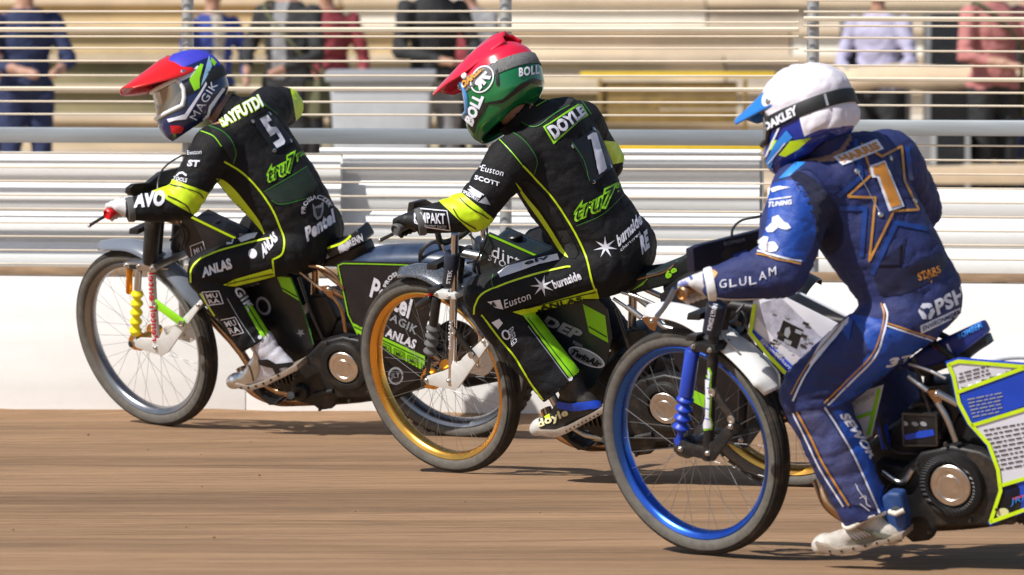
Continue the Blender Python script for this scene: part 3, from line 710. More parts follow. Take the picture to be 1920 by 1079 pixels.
D3 = dict(rim=BLUEM, hub=STEEL, legl=.08, leg=[(1341,575),(1327,862)], legr=.0165, legm=BLKMAT, guard=[(1345,570),(1334,624)], gr=.031, gm=mat('guard_navy', (.012,.014,.03), .5, nscale=9, namt=.2),
  plate=[(1268,838),(1281,853),(1337,866),(1386,797),(1376,790),(1354,805),(1338,826),(1316,838),(1290,832),(1276,826)], platem=BLKMAT, bolts=[(1327,850),(1276,842),(1370,800)], arm=[(1338,735),(1374,786)], armm=BLKMAT, armw=.013,
  shock=[(1299,655),(1274,826)], bell=(.50,.90), sr=.0225, br=.0235, bn=4, sm=mat('blue_shock_tube', (.012,.05,.42), .3, coat=.4, nscale=9, namt=.12), bm=mat('blue_rubber', (.012,.05,.45), .42),
  clamp=[(1293,646),(1302,640),(1340,648),(1342,662),(1332,664),(1296,660)], clampm=BLKMAT, clbolts=[(1300,650),(1331,657)], boltm=ALU,
  mud=[(1218,572),(1250,570),(1300,582),(1350,612),(1402,654),(1442,698),(1458,730)], mudw=.062, mudm=WPLAS, grip=(1304,542), gripl=.40, gripm=BRONZE, lever=[(1266,540),(1256,560),(1243,580),(1232,593)], levm=mat('lever_blue_steel', (.30,.36,.52), .3, 1.), levr=[.008,.0085,.008,.0085],
  cover=[(1303,512,.24),(1299,466,.24),(1316,459,.2),(1440,428,-.07),(1520,408,-.24),(1524,455,-.24),(1440,478,-.07),(1380,490,.05)], coverm=mat('cover_navy', (.010,.011,.028), .45, nscale=9, namt=.2),
  cables=[[(1372,450,.1),(1374,430,.1),(1390,414,.07),(1420,407,.04),(1450,402,0),(1480,430,0)], [(1385,575,.06),(1400,600,.08),(1390,620,.08)], [(1395,570,.06),(1378,590,.08),(1370,600,.08)]],
  tank=[(1412,565),(1466,555),(1588,616),(1600,650),(1570,690),(1482,714),(1440,672),(1401,626)], tankm=WPAN, corem=BLKPL, lower=[(1570,770),(1600,740),(1656,722),(1634,818),(1612,832),(1580,815)], lowm=WPAN,
  seatl=.032, seat=[(1680,693),(1725,658),(1765,640),(1815,617),(1836,608),(1847,630),(1795,668),(1768,682),(1720,695)], seatm=mat('seat_blue', (.012,.025,.17), .5, nscale=10, namt=.2), tail=[(1810,680),(1850,650),(1885,636),(1940,632),(2020,642),(2110,690)], tailm=WPLAS, rrim=BLUEM,
  wcover=[(1772,679),(1797,671),(1920,681),(2060,692),(2110,760),(2100,860),(2010,925),(1920,963),(1857,987),(1850,979),(1871,920),(1867,881),(1848,835),(1813,796),(1793,757),(1782,706)], covm=BPAN, tubem=ALU, framem=BLKMAT,
  tubes=[('frame_tube',[(1704,706,.13),(1722,720,.14),(1739,733,.14)],.008),('frame_tube',[(1757,755,.14),(1775,785,.14),(1792,827,.13)],.009),('damper_strut',[(1755,736,.14),(1795,758,.12)],.011),('frame_tube',[(1705,682,.12),(1740,694,.13),(1773,710,.13)],.006),('foot_lever',[(1655,885,.13),(1690,905,.14),(1712,880,.14)],.009)],
  fplate=[(1736,733),(1756,732),(1767,742),(1765,762),(1752,756)], fpb=[(1757,739)], clutch=(1781,912), clr=.064, clm=mat('clutch_basket', (.035,.035,.037), .42, .3, bump=.8, bscale=90, wave='DIAGONAL'))
b1 = setup(1, (275,632), 43, 16.5, 28, 20, 'black and lime speedway motorcycle with silver rims and yellow front bellows')
b2 = setup(2, (825.5,702), 43, 16, 28, 19.5, 'dark teal speedway motorcycle with gold front rim and chrome forks')
b3 = setup(3, (1304,828), 41.5, 11.5, 27, 15.5, 'blue and white speedway motorcycle with blue front rim and white mudguards')
for b, d in ((b1, D1), (b2, D2), (b3, D3)):
    b.d = d; front_end(b, d); body(b, d); engine(b, d)
# ignition unit and belt cover seen on the third machine
B3 = b3.B; c3 = B3.p(1738, 790, .09)
bc = build('belt_cover', MB().lathe(c3, B3.n, [(.062,-.03),(.068,-.02),(.068,.0),(.06,.012),(.054,.012),(.052,.0)], 36), BLKPL, b3.o)
ig = build('ignition_box', plateP(B3, [(1690,773),(1757,776),(1760,838),(1692,838)], .13, .05), BLKMAT, b3.o, bevel=.004)
igt = bvh(ig)
pr_line('box_frame', [(1693,776),(1755,779),(1757,835),(1695,835)], 3.5, STEEL, ig, igt, sm=0, closed=True)
pr_poly('blue_connector', [(1696,816),(1717,811),(1722,809),(1734,807),(1750,805),(1753,816),(1735,820),(1720,822),(1698,825)], BPAN, ig, igt)
for x, y in ((1697,794),(1716,795),(1732,795)): pr_poly('grey_terminal', ring_pts(x, y, 6.5, 4, 20), GREYP, ig, igt)
build('spark_coil', MB().tube([B3.p(1655,800,.06), B3.p(1662,840,.06)], .016, 12), BPAN, b3.o)
build('gear_shroud', plateP(B3, [(1640,868),(1712,880),(1722,905),(1700,935),(1680,960),(1655,945)], .10, .06), BLKMAT, b3.o, bevel=.008)
build('lower_bracket', plateP(B3, [(1700,985),(1720,980),(1738,1000),(1730,1011),(1708,1003)], .09, .05), ALU, b3.o, bevel=.004)
build('seat_base', plateP(B3, [(1700,694),(1768,664),(1846,632),(1854,652),(1800,682),(1730,708)], .02, .05), BLKPL, b3.o, bevel=.006)
build('seat_base', plateP(b1.B, [(585,500),(655,470),(683,456),(692,478),(640,502)], .03, .06), BLKPL, b1.o, bevel=.006)
# ---- prints on the machines
def T(o): return bvh(o)
t = T(b1.guard); tl = T(b1.leg)
for k, q in enumerate([[(281,578),(279,512),(290,511),(292,577)], [(286,640),(283,582),(294,581),(297,639)]]): pr_text('fork_lettering', 'Pentel', q, REDP, b1.leg, tl, .02, cell=4)
t = T(b1.tankL)
pr_line('lime_edge', [(357,406),(442,447)], 4, LIME, b1.tankL, t, sm=0); pr_line('green_edge', [(355,406),(342,416),(336,452),(352,480)], 1.6, LIMEG, b1.tankL, t)
pr_text('lettering', 'MU', [(366,478),(381,473),(378,462),(363,467)], WHITEP, b1.tankL, t, .02); pr_line('logo_frame', [(361,484),(357,462),(381,453),(386,472)], 1.5, WHITEP, b1.tankL, t, sm=0, closed=True)
t = T(b1.low)
pr_poly('lime_patch', [(519,518),(545,521),(561,564),(531,546)], LIMEG, b1.low, t); pr_line('black_stripe', [(529,540),(558,557)], 2, DARKPR, b1.low, t, off=.003, sm=0)
pr_line('green_edge', [(545,521),(563,567),(588,646),(582,662),(560,665),(540,655)], 1.5, GREENL, b1.low, t); pr_poly('round_logo', ring_pts(494,574,13,18,-25), GREYP, b1.low, t, .001); pr_poly('logo_centre', ring_pts(494,574,9,13,-25), BLKPAN, b1.low, t, .002)
pr_poly('small_logo', star_pts(564,624,8,4,5,20), GREYP, b1.low, t); pr_text('lettering', 'ANLAS', [(458,541),(487,533),(485,524),(457,531)], GREYP, b1.low, t, .02)
t = T(b1.seat)
pr_line('lime_piping', [(596,472),(620,464),(645,454),(667,434)], 3.2, LIME, b1.seat, t); pr_text('lettering', 'RENN', [(657,463),(681,452),(677,438),(654,450)], WHITEP, b1.seat, t, .03); pr_poly('seat_logo', [(634,462),(645,455),(653,452),(656,462),(650,472),(640,476),(635,470)], WHITEP, b1.seat, t, smooth=3)
pr_poly('seat_badge', star_pts(612,481,7,4,4,10), GREYP, b1.seat, t)
t = T(b1.cov)
pr_line('green_edge', [(766,497),(700,495),(643,494),(634,498),(653,590),(671,627)], 2, LIMEG, b1.cov, t, sm=0); pr_line('green_edge', [(838,502),(812,562),(801,612),(797,690)], 2, LIMEG, b1.cov, t)
pr_poly('lime_stripe', [(661,605),(675,612),(797,668),(796,696),(720,655),(668,622)], LIMEG, b1.cov, t); pr_line('black_stripe', [(664,612),(795,674)], 1.6, DARKPR, b1.cov, t, off=.003, sm=0)
pr_text('lettering', 'Pentel', [(693,556),(766,598),(775,562),(702,520)], WHITEP, b1.cov, t, .035); pr_text('arched_lettering', 'PROSIACZEK', None, WHITEP, b1.cov, t, .03, arc=(759,548,34,42,165,45))
pr_text('lettering', 'MAGIK', [(716,592),(780,628),(785,612),(722,580)], GREYP, b1.cov, t, .02, space=1.15); pr_text('lettering', 'ANLAS', [(722,630),(777,655),(783,638),(727,614)], WHITEP, b1.cov, t, .04)
for k in range(4):
    x, y = 714+k*25.5, 644+k*12.2
    for s, dy in (('MU', 0), ('RA', 10)): pr_text('lettering', s, [(x+3+dy*.2,y+10+dy),(x+16+dy*.2,y+15+dy),(x+17,y+7+dy),(x+4,y+2+dy)], DARKPR, b1.cov, t, .03, off=.0035)
    pr_line('logo_frame', [(x,y-3),(x+19,y+5),(x+19,y+27),(x,y+19)], 1.3, DARKPR, b1.cov, t, off=.0035, sm=0, closed=True)
pr_poly('round_logo', ring_pts(742,705,14.5,16.5), GREYP, b1.cov, t, .001); pr_poly('logo_centre', ring_pts(742,705,11,13), BLKPAN, b1.cov, t, .002); pr_text('lettering', 'JLT', [(734,711),(750,711),(750,699),(734,699)], GREYP, b1.cov, t, .0, off=.004)
t = T(b1.tail); pr_text('lettering', '175', [(757,479),(784,476),(784,466),(757,469)], WHITEP, b1.tail, t, .03, shear=.3)
build('tail_bracket', MB().tube(catmull([b1.B.p(788,492,.07), b1.B.p(790,472,.07), b1.B.p(806,457,.05), b1.B.p(822,455,.03), b1.B.p(828,468,.02)], 5), .008, 8), STEEL, b1.o)
# second machine
t = T(b2.guard); pr_text('lettering', 'STEK', [(844,532),(849,480),(842,479),(837,531)][0:1]+[(848,506),(841,506),(837,532)], WHITEP, b2.guard, t, .03)
tl = T(b2.leg); pr_text('fork_lettering', 'EUROJOY', [(846,656),(848,600),(842,600),(840,656)], WHITEP, b2.leg, tl, .03, cell=4)
t = T(b2.tankL); pr_line('lime_edge', [(917,440),(1044,496)], 4, LIMEG, b2.tankL, t, sm=0)
pr_text('lettering', 'dirt', [(921,480),(978,503),(975,479),(924,460)], WHITEP, b2.tankL, t, .0, space=1.1); pr_text('lettering', 'STORE', [(915,487),(968,511),(971,500),(918,477)], WHITEP, b2.tankL, t, .0, space=1.1)
t = T(b2.low); pr_poly('lime_patch', [(1093,570),(1135,592),(1141,643),(1105,623)], LIMEG, b2.low, t); pr_line('black_stripe', [(1104,612),(1138,632)], 2, DARKPR, b2.low, t, off=.003, sm=0)
pr_text('lettering', 'DEP', [(1017,607),(1088,641),(1094,620),(1019,588)], GREYP, b2.low, t, .05, shear=.3); pr_text('lettering', 'PIPES', [(1075,645),(1092,654),(1093,647),(1076,638)], GREYP, b2.low, t, .01)
pr_poly('oval_badge', ring_pts(1100,670,37,14,25), WHITEP, b2.low, t, .0015); pr_poly('oval_inner', ring_pts(1100,670,34,11.5,25), GREYP, b2.low, t, .0025); pr_text('lettering', 'TwinAir', [(1069,664),(1125,690),(1131,678),(1076,653)], DARKPR, b2.low, t, .05, off=.0042, shear=.2)
t = T(b2.seat); pr_line('bronze_piping', [(1180,528),(1215,519),(1250,508),(1280,482)], 2.4, BRONZE, b2.seat, t)
pr_text('seat_number', '69', [(1250,524),(1272,514),(1268,500),(1246,510)], LIMEG, b2.seat, t, .06); pr_poly('lime_flash', [(1185,545),(1215,522),(1205,535)], LIMEG, b2.seat, t)
t = T(b2.cov); pr_poly('lime_stripe', [tuple(to_px(q)) for q in []] or [(1215,690),(1330,745),(1330,770),(1222,712)], LIMEG, b2.cov, t)
t = T(b2.tail); pr_poly('tail_print', [(1320,484),(1360,480),(1360,490),(1322,496)], LIMEG, b2.tail, t)
# third machine
t = T(b3.guard); pr_text('lettering', 'KINGS LYNN', [(1334,620),(1346,572),(1337,571),(1326,619)], WHITEP, b3.guard, t, .02, shear=.15)
tl = T(b3.leg); pr_poly('sticker_edge', [(1318,688),(1331,690),(1335,700),(1333,726),(1334,750),(1332,780),(1337,797),(1335,806),(1318,808)], LIMEG, b3.leg, tl, cell=4); pr_poly('sticker', [(1318,692),(1329,693),(1332,701),(1330,726),(1331,750),(1329,780),(1334,797),(1332,803),(1318,804)], WHITEP, b3.leg, tl, off=.003, cell=4)
for y in (710,727,746,766,785): pr_line('sticker_line', [(1318,y-2),(1331,y+1)], 1.4, BPAN, b3.leg, tl, off=.0042, sm=0)
t = T(b3.cover); pr_text('lettering', 'BOMBER', [(1357,461),(1397,452),(1396,446),(1356,454)], GREYP, b3.cover, t, .0)
pr_poly('cover_cutout', [(1350,485),(1352,472),(1365,464),(1400,455),(1420,452),(1428,470),(1380,486)], DARKPR, b3.cover, t, .0015, smooth=4); pr_poly('blue_pad', [(1372,478),(1398,468),(1402,475),(1376,487)], BPAN, b3.cover, t, .003)
t = T(b3.tankL)
LAVP = mat('photo_lavender', (.40,.40,.50), .45, nscale=30, namt=.35)
pr_poly('photo_print_soft', [(1418,592),(1428,568),(1464,557),(1546,638),(1524,690),(1505,672),(1456,640)], LAVP, b3.tankL, t, .0012)
pr_poly('photo_print_dark', [(1469,600),(1507,619),(1494,655),(1457,635)], DARKPR, b3.tankL, t); pr_poly('photo_print_face', [(1473,615),(1481,613),(1483,623),(1478,634),(1471,628)], GREYP, b3.tankL, t, .003)
for k in range(34):
    random.seed(100+k); x, y = random.uniform(1440, 1570), random.uniform(572, 680); w = random.uniform(4, 14)
    if y > 572+(x-1440)*.35: pr_poly('photo_print', [(x,y),(x+w,y+w*.4),(x+w*.8,y+w*.9),(x-2,y+w*.5)], GREYP if k % 3 else STEEL, b3.tankL, t, .002+.0001*k)
pr_poly('blue_strip', [(1401,622),(1410,615),(1500,698),(1482,713),(1440,672)], BPAN, b3.tankL, t, .0016); pr_text('lettering', '@bomberharris', [(1425,641),(1486,700),(1492,693),(1431,633)], WHITEP, b3.tankL, t, .0, off=.004)
pr_line('lime_edge', [(1416,570),(1408,624),(1444,668),(1482,707)], 7, LIME, b3.tankL, t, off=.005, sm=0)
t = T(b3.low); pr_line('lime_edge', [(1649,729),(1629,816)], 7, LIMEG, b3.low, t, sm=0); pr_line('lime_edge', [(1592,788),(1636,774)], 6, LIMEG, b3.low, t, sm=0); pr_text('lettering', 'BOMBER', [(1592,770),(1640,742),(1642,732),(1592,758)], GREYP, b3.low, t, .0)
t = T(b3.seat); pr_poly('red_badge', [(1749,650),(1757,644),(1765,649),(1756,656)], REDP, b3.seat, t); pr_line('white_stripe', [(1776,645),(1786,665)], 4, WHITEP, b3.seat, t, sm=0); pr_text('lettering', 'BOMBER', [(1798,636),(1842,614),(1840,604),(1796,628)], SKYB, b3.seat, t, .02)
t = T(b3.cov)
pr_poly('name_field', [(1780,684),(1798,678),(1925,686),(1925,684),(1794,733)], WPAN, b3.cov, t, .0015); pr_poly('name_field', [(1826,799),(1925,766),(1925,895),(1878,908),(1874,880),(1855,833)], WPAN, b3.cov, t, .0015)
def names(x0, y0, x1, y1, sl, mt, step, sd):
    random.seed(sd); bm = bmesh.new(); y = y0
    while y < y1:
        x = x0(y)
        while x < x1:
            w = random.uniform(5, 15); yy = y+sl*(x-x0(y)); bm.faces.new([bm.verts.new(q) for q in ((x,yy,0),(x+w,yy+sl*w,0),(x+w,yy+sl*w+2.6,0),(x,yy+2.6,0))]); x += w+2.6
        y += step
    gridcut(bm, 6); p = finish_print('printed_names', bm, t, mt, b3.cov, .003); p['kind'] = 'stuff'
names(lambda y: 1800-(y-694)*.12, 700, 1850, 722, -.28, STEEL, 7.5, 1); names(lambda y: 1812+(y-740)*.30, 748, 1872, 782, -.2, GREYP, 6.5, 2); names(lambda y: 1843+(y-800)*.32, 806, 1922, 888, -.18, STEEL, 8.2, 3)
pr_poly('deep_blue_field', [(1797,738),(1925,690),(1925,760),(1826,795),(1805,765)], BPAN, b3.cov, t, .0015)
for q, w in (([(1778,684),(1798,677),(1920,687),(1990,692)], 7), ([(1793,736),(1925,688)], 7), ([(1818,799),(1925,766)], 7), ([(1874,911),(1925,896)], 7), ([(1779,682),(1789,706),(1799,755),(1819,793),(1855,833),(1872,880),(1877,920),(1858,978)], 7), ([(1856,979),(1920,956),(1990,924)], 7)): pr_line('lime_edge', q, w, LIME, b3.cov, t, off=.004, sm=0)
pr_poly('round_badge', ring_pts(1880,962,12,9,-15), mat('cream_badge', (.7,.68,.35), .5), b3.cov, t); pr_text('lettering', 'JRF', [(1895,950),(1925,940),(1925,926),(1897,935)], SKYB, b3.cov, t, .0); pr_poly('red_flash', [(1898,934),(1925,926),(1925,930),(1900,938)], REDP, b3.cov, t)
# ------------------------------------------------------------------ riders
def unit(v): return v.normalized()
def shell(name, body, lines, inside, seg, rad, material, parent, off=.0022):
    """a band of cloth: a copy of the suit between cuts through pixel lines, kept near one limb, lifted off the suit"""
    v, f = WORLD[body.name]; a, c = seg; ax = c-a; L2 = max(ax.length_squared, 1e-9); bm = bmesh.new(); vm = {}
    def near(p): t = max(0, min(1, (p-a).dot(ax)/L2)); return (p-(a+ax*t)).length < rad
    keep = [near(p) for p in v]
    for q in f:
        if all(keep[i] for i in q):
            for i in q:
                if i not in vm: vm[i] = bm.verts.new(v[i])
            bm.faces.new([vm[i] for i in q])
    ip = ray(*inside)
    for (x0, y0, x1, y1) in lines:
        n = unit(ray(x0, y0).cross(ray(x1, y1)))
        if n.dot(ip) < 0: n = -n
        bmesh.ops.bisect_plane(bm, geom=bm.verts[:]+bm.edges[:]+bm.faces[:], plane_co=CAM, plane_no=n, clear_inner=True)
    if not bm.faces: bm.free(); print('EMPTY SHELL', name); return
    bm.normal_update()
    for q, nn in [(q, q.normal.copy()) for q in bm.verts]: q.co += nn*off
    return build_bm(name, bm, [material], parent)
HPROF = [(-.155,.148,.055,.072),(-.132,.166,.09,.098),(-.09,.170,.120,.115),(-.055,.158,.134,.122),(-.01,.141,.144,.126),(.04,.131,.143,.122),(.08,.114,.128,.108),(.11,.087,.100,.085),(.13,.052,.062,.052),(.139,.002,.002,.002)]
def hsurf(z, a, k=1.):
    for i in range(len(HPROF)-1):
        if z <= HPROF[i+1][0]: break
    z0, z1 = HPROF[i][0], HPROF[i+1][0]; t = max(0, min(1, (z-z0)/(z1-z0)))
    xf, xb, yw = [HPROF[i][j]+(HPROF[i+1][j]-HPROF[i][j])*t for j in (1,2,3)]
    c, s = math.cos(a), math.sin(a); e = .9
    x = (xf if c > 0 else xb)*math.copysign(abs(c)**e, c); y = yw*math.copysign(abs(s)**e, s)
    zz = z
    if z < -.05: zz += (1-c)*.5*.055*min(1, (-.05-z)/.1)
    return V((x*k, y*k, zz*(1+(k-1)*.6)))
def helmet(person, c, f, up, sc_, d):
    f = unit(f); lf = unit(up.cross(f)); u = f.cross(lf)
    def X(p, k=1.): return c + (f*p.x + lf*p.y + u*p.z)*sc_*k
    zs = [-.155+.294*i/44 for i in range(45)]; NA = 96; bm = bmesh.new()
    gv = [[bm.verts.new(X(hsurf(z, 2*math.pi*k/NA))) for k in range(NA)] for z in zs]
    for i in range(44):
        for k in range(NA):
            a = 2*math.pi*(k+.5)/NA; a = a if a < math.pi else a-2*math.pi; z = (zs[i]+zs[i+1])/2
            ztop = .043-.02*(abs(a)/1.05)**4; zb = -.056+.03*(abs(a)/1.05)**3
            if abs(a) < 1.05 and zb < z < ztop: continue
            q = bm.faces.new([gv[i][k], gv[i][(k+1)%NA], gv[i+1][(k+1)%NA], gv[i+1][k]]); q.material_index = d['col'](z, a)
    for _ in range(2): bmesh.ops.smooth_vert(bm, verts=[v for v in bm.verts if not v.is_boundary], factor=.5, use_axis_x=True, use_axis_y=True, use_axis_z=True)
    if d.get('cloth'):
        bm.normal_update()
        for v in bm.verts:
            q = v.co-c; z = q.dot(u)/sc_
            aa = math.atan2(q.dot(lf), q.dot(f)); zs_ = d.get('sz',0.)-.012*math.cos(aa); k_ = min(1, max(0, (abs(z-zs_)-.02)/.02))
            if d['col'](z, aa) == 1: v.co += v.normal*(.003+k_*(.004+.018*abs(noise.noise(q*10+V((d['cloth'],0,0))))+.006*noise.noise(q*24)-.005*max(0, 1-abs(noise.noise(q*16))*6)))
    bmesh.ops.delete(bm, geom=[v for v in bm.verts if not v.link_faces], context='VERTS')
    bmesh.ops.recalc_face_normals(bm, faces=bm.faces)
    mi = {q.index: q.material_index for q in bm.faces}
    h = build_bm('helmet', bm, d['mats'], person)
    md = h.modifiers.new('thick', 'SOLIDIFY'); md.thickness = .012; md.offset = -1; md.material_offset = 0
    # lining
    ln = MB(); N = 40
    for z in (-.14,-.10,-.05,.0,.05,.09,.12):
        for k in range(N): ln.v.append(X(hsurf(z, 2*math.pi*k/N, .88)))
    ln.f = [[i*N+k, i*N+(k+1)%N, (i+1)*N+(k+1)%N, (i+1)*N+k] for i in range(6) for k in range(N)]
    lf2 = []
    for q in ln.f:
        k = q[0] % N; a = 2*math.pi*(k+.5)/N; a = a if a < math.pi else a-2*math.pi; i = q[0]//N
        if abs(a) < 1.1 and i in (1, 2, 3): continue
        lf2.append(q)
    ln.f = lf2
    build('lining', ln, BLKPL, h, ang=180)
    # goggles
    g = MB(); m = 22; rows = [-.052,-.03,-.005,.02,.04]
    for z in rows:
        for k in range(m+1): a = -.93+1.86*k/m; g.v.append(X(hsurf(z, a, .99)))
    g.f = [[i*(m+1)+k, i*(m+1)+k+1, (i+1)*(m+1)+k+1, (i+1)*(m+1)+k] for i in range(len(rows)-1) for k in range(m)]
    lens = build('goggle_lens', g, d['lens'], h, ang=180)
    ring = [X(hsurf(z, a, 1.015)) for z, a in [(-.054, -.9+1.8*k/14) for k in range(15)]+[(-.03,.98),(0,1.02),(.025,.98)]+[(.042, .9-1.8*k/14) for k in range(15)]+[(.025,-.98),(0,-1.02),(-.03,-.98)]]
    build('goggle_frame', MB().tube(ring+[ring[0]], .0085, 10), d['gframe'], h)
    sm = MB(); n2 = 60; z0 = d.get('sz', 0.)
    for k in range(n2+1):
        a = .98+(2*math.pi-1.96)*k/n2; zc = z0+.012*math.cos(a)*-1 + d.get('srise', .0)*(1-math.cos(a))/2
        for w in (-.021, -.019, .019, .021): sm.v.append(X(hsurf(zc+w, a, 1.012+ (.04 if d.get('cloth') else .012) + (.008 if abs(w) < .02 else 0))))
    sm.f = [[k*4+j, k*4+j+1, (k+1)*4+j+1, (k+1)*4+j] for k in range(n2) for j in range(3)]
    strap = build('goggle_strap', sm, d['strap'], h, ang=50)
    # peak
    pk = MB(); K = 14; st = d['peak']; P = []
    for x, w, z, kx in st: P.append(V((x, w, z)))
    cx = catmull([V((x, w, z)) for x, w, z, kx in st], 4); kk = [q.x for q in catmull([V((s_[3], 0, 0)) for s_ in st], 4)]
    for p, k in zip(cx, kk):
        for s in range(K+1):
            q = s/K*2-1; fade = max(0, 1-(p.x-.02)/.21)**.6 if p.x < .23 else 0; ridge = fade*(.008*math.exp(-(q/.16)**2) + .005*math.exp(-((abs(q)-.62)/.12)**2))
            pk.v.append(X(V((p.x-.018*abs(q)**3, p.y*q, p.z-k*q*q+ridge))))
    pk.f = [[i*(K+1)+s, i*(K+1)+s+1, (i+1)*(K+1)+s+1, (i+1)*(K+1)+s] for i in range(len(cx)-1) for s in range(K)]
    pe = build('helmet_peak', pk, d['peakm'], h, ang=50, fix=False); pe.modifiers.new('thick', 'SOLIDIFY').thickness = .006*sc_
    for s in (-1, 1): build('peak_screw', MB().lathe(X(V((.055, s*.116, .055))), lf*s, [(.011,-.006),(.011,.004),(.008,.006)], 14), d.get('screw', ALU), h)
    # chin vent
    vt = MB(); 
    for zz in (-.128,-.108):
        for a in (-.22,.0,.22): vt.box(X(hsurf(zz, a, 1.004)), lf*.014*sc_, u*.006*sc_, f*.004*sc_)
    for j in range(6): pass
    ve = build('chin_vent', MB().plate([X(hsurf(zz, a, 1.006)) for zz, a in ((-.137,-.3),(-.137,.3),(-.1,.36),(-.1,0),(-.1,-.36))], -f*.006), d.get('ventm', BLKPL), h, bevel=.002)
    return h, lens, strap, pe
def glove(person, g, ax, elbow, material, s=1.):
    w = unit(elbow-g); d = unit(-(w-ax*w.dot(ax))); t = unit(ax.cross(d)); t = t if t.z > 0 else -t
    wr = g - d*.058 + t*.008; G = []
    G.append([E(wr, .031), E(g-d*.03+t*.026+ax*.03, .021), E(g-d*.03+t*.026-ax*.035, .021), E(g-d*.045+t*.0, .026)])
    G.append([E(wr, .031), E(wr+w*.05, .036)])
    for k, o in enumerate((.036,.0125,-.011,-.033)):
        ln = (.92,1.05,1.0,.8)[k]; p = [g-d*.012+t*.030+ax*o, g+d*.020*ln+t*.024+ax*o, g+d*.031*ln-t*.006+ax*o*.95, g+d*.010*ln-t*.030+ax*o*.92]
        for a, c, r0, r1 in zip(p, p[1:], (.0125,.0115,.0105), (.0115,.0105,.0095)): G.append([E(a, r0*s), E(c, r1*s)])
    th = [g-d*.045-ax*.03, g-d*.018-ax*.048-t*.012, g+d*.010-ax*.036-t*.028, g+d*.022-ax*.02-t*.026]
    for a, c, r0, r1 in zip(th, th[1:], (.017,.0135,.012), (.0135,.012,.010)): G.append([E(a, r0), E(c, r1)])
    bm = blob(G, .0042, 2)
    return build_bm('glove', bm, [material], person), wr, w
def boot(b, person, px, l, upper, sole, mirror, solepx, capm=None):
    B = b.B; mv = V((0,0,0)) if not mirror else B.n*(-2*l)
    P = [B.p(x, y, l)+mv for x, y in px]; toe, ball, heel, ank, top = P
    dn = -B.u; G = [[E(ank, .046), E(top, .050)], [E(ank, .046), E(heel, .036), E(heel.lerp(ball,.45)-dn*.02, .036)], [E(ank+(ball-ank)*.25, .042), E(ball, (.036,.036,.030)), E(heel.lerp(ball,.4), .034)], [E(ball, .037), E(toe.lerp(ball,.2), .030), E(ball.lerp(heel,.3), .034)]]
    bm = blob(G, .006, 3); fold(bm, [(ank, unit(top-ank), .05, 120, .003)], .0022)
    bt = build_bm('boot', bm, [upper], person)
    so_ = [B.p(x, y, l+.043)+mv for x, y in solepx]
    build('boot_sole', MB().plate(so_, -B.n*.086), sole, bt, bevel=.004)
    if capm: build('toe_cap', MB().ell(toe, (.040,.034,.032), (unit(toe-ball), B.n, B.u), 20), capm, bt)
    return bt
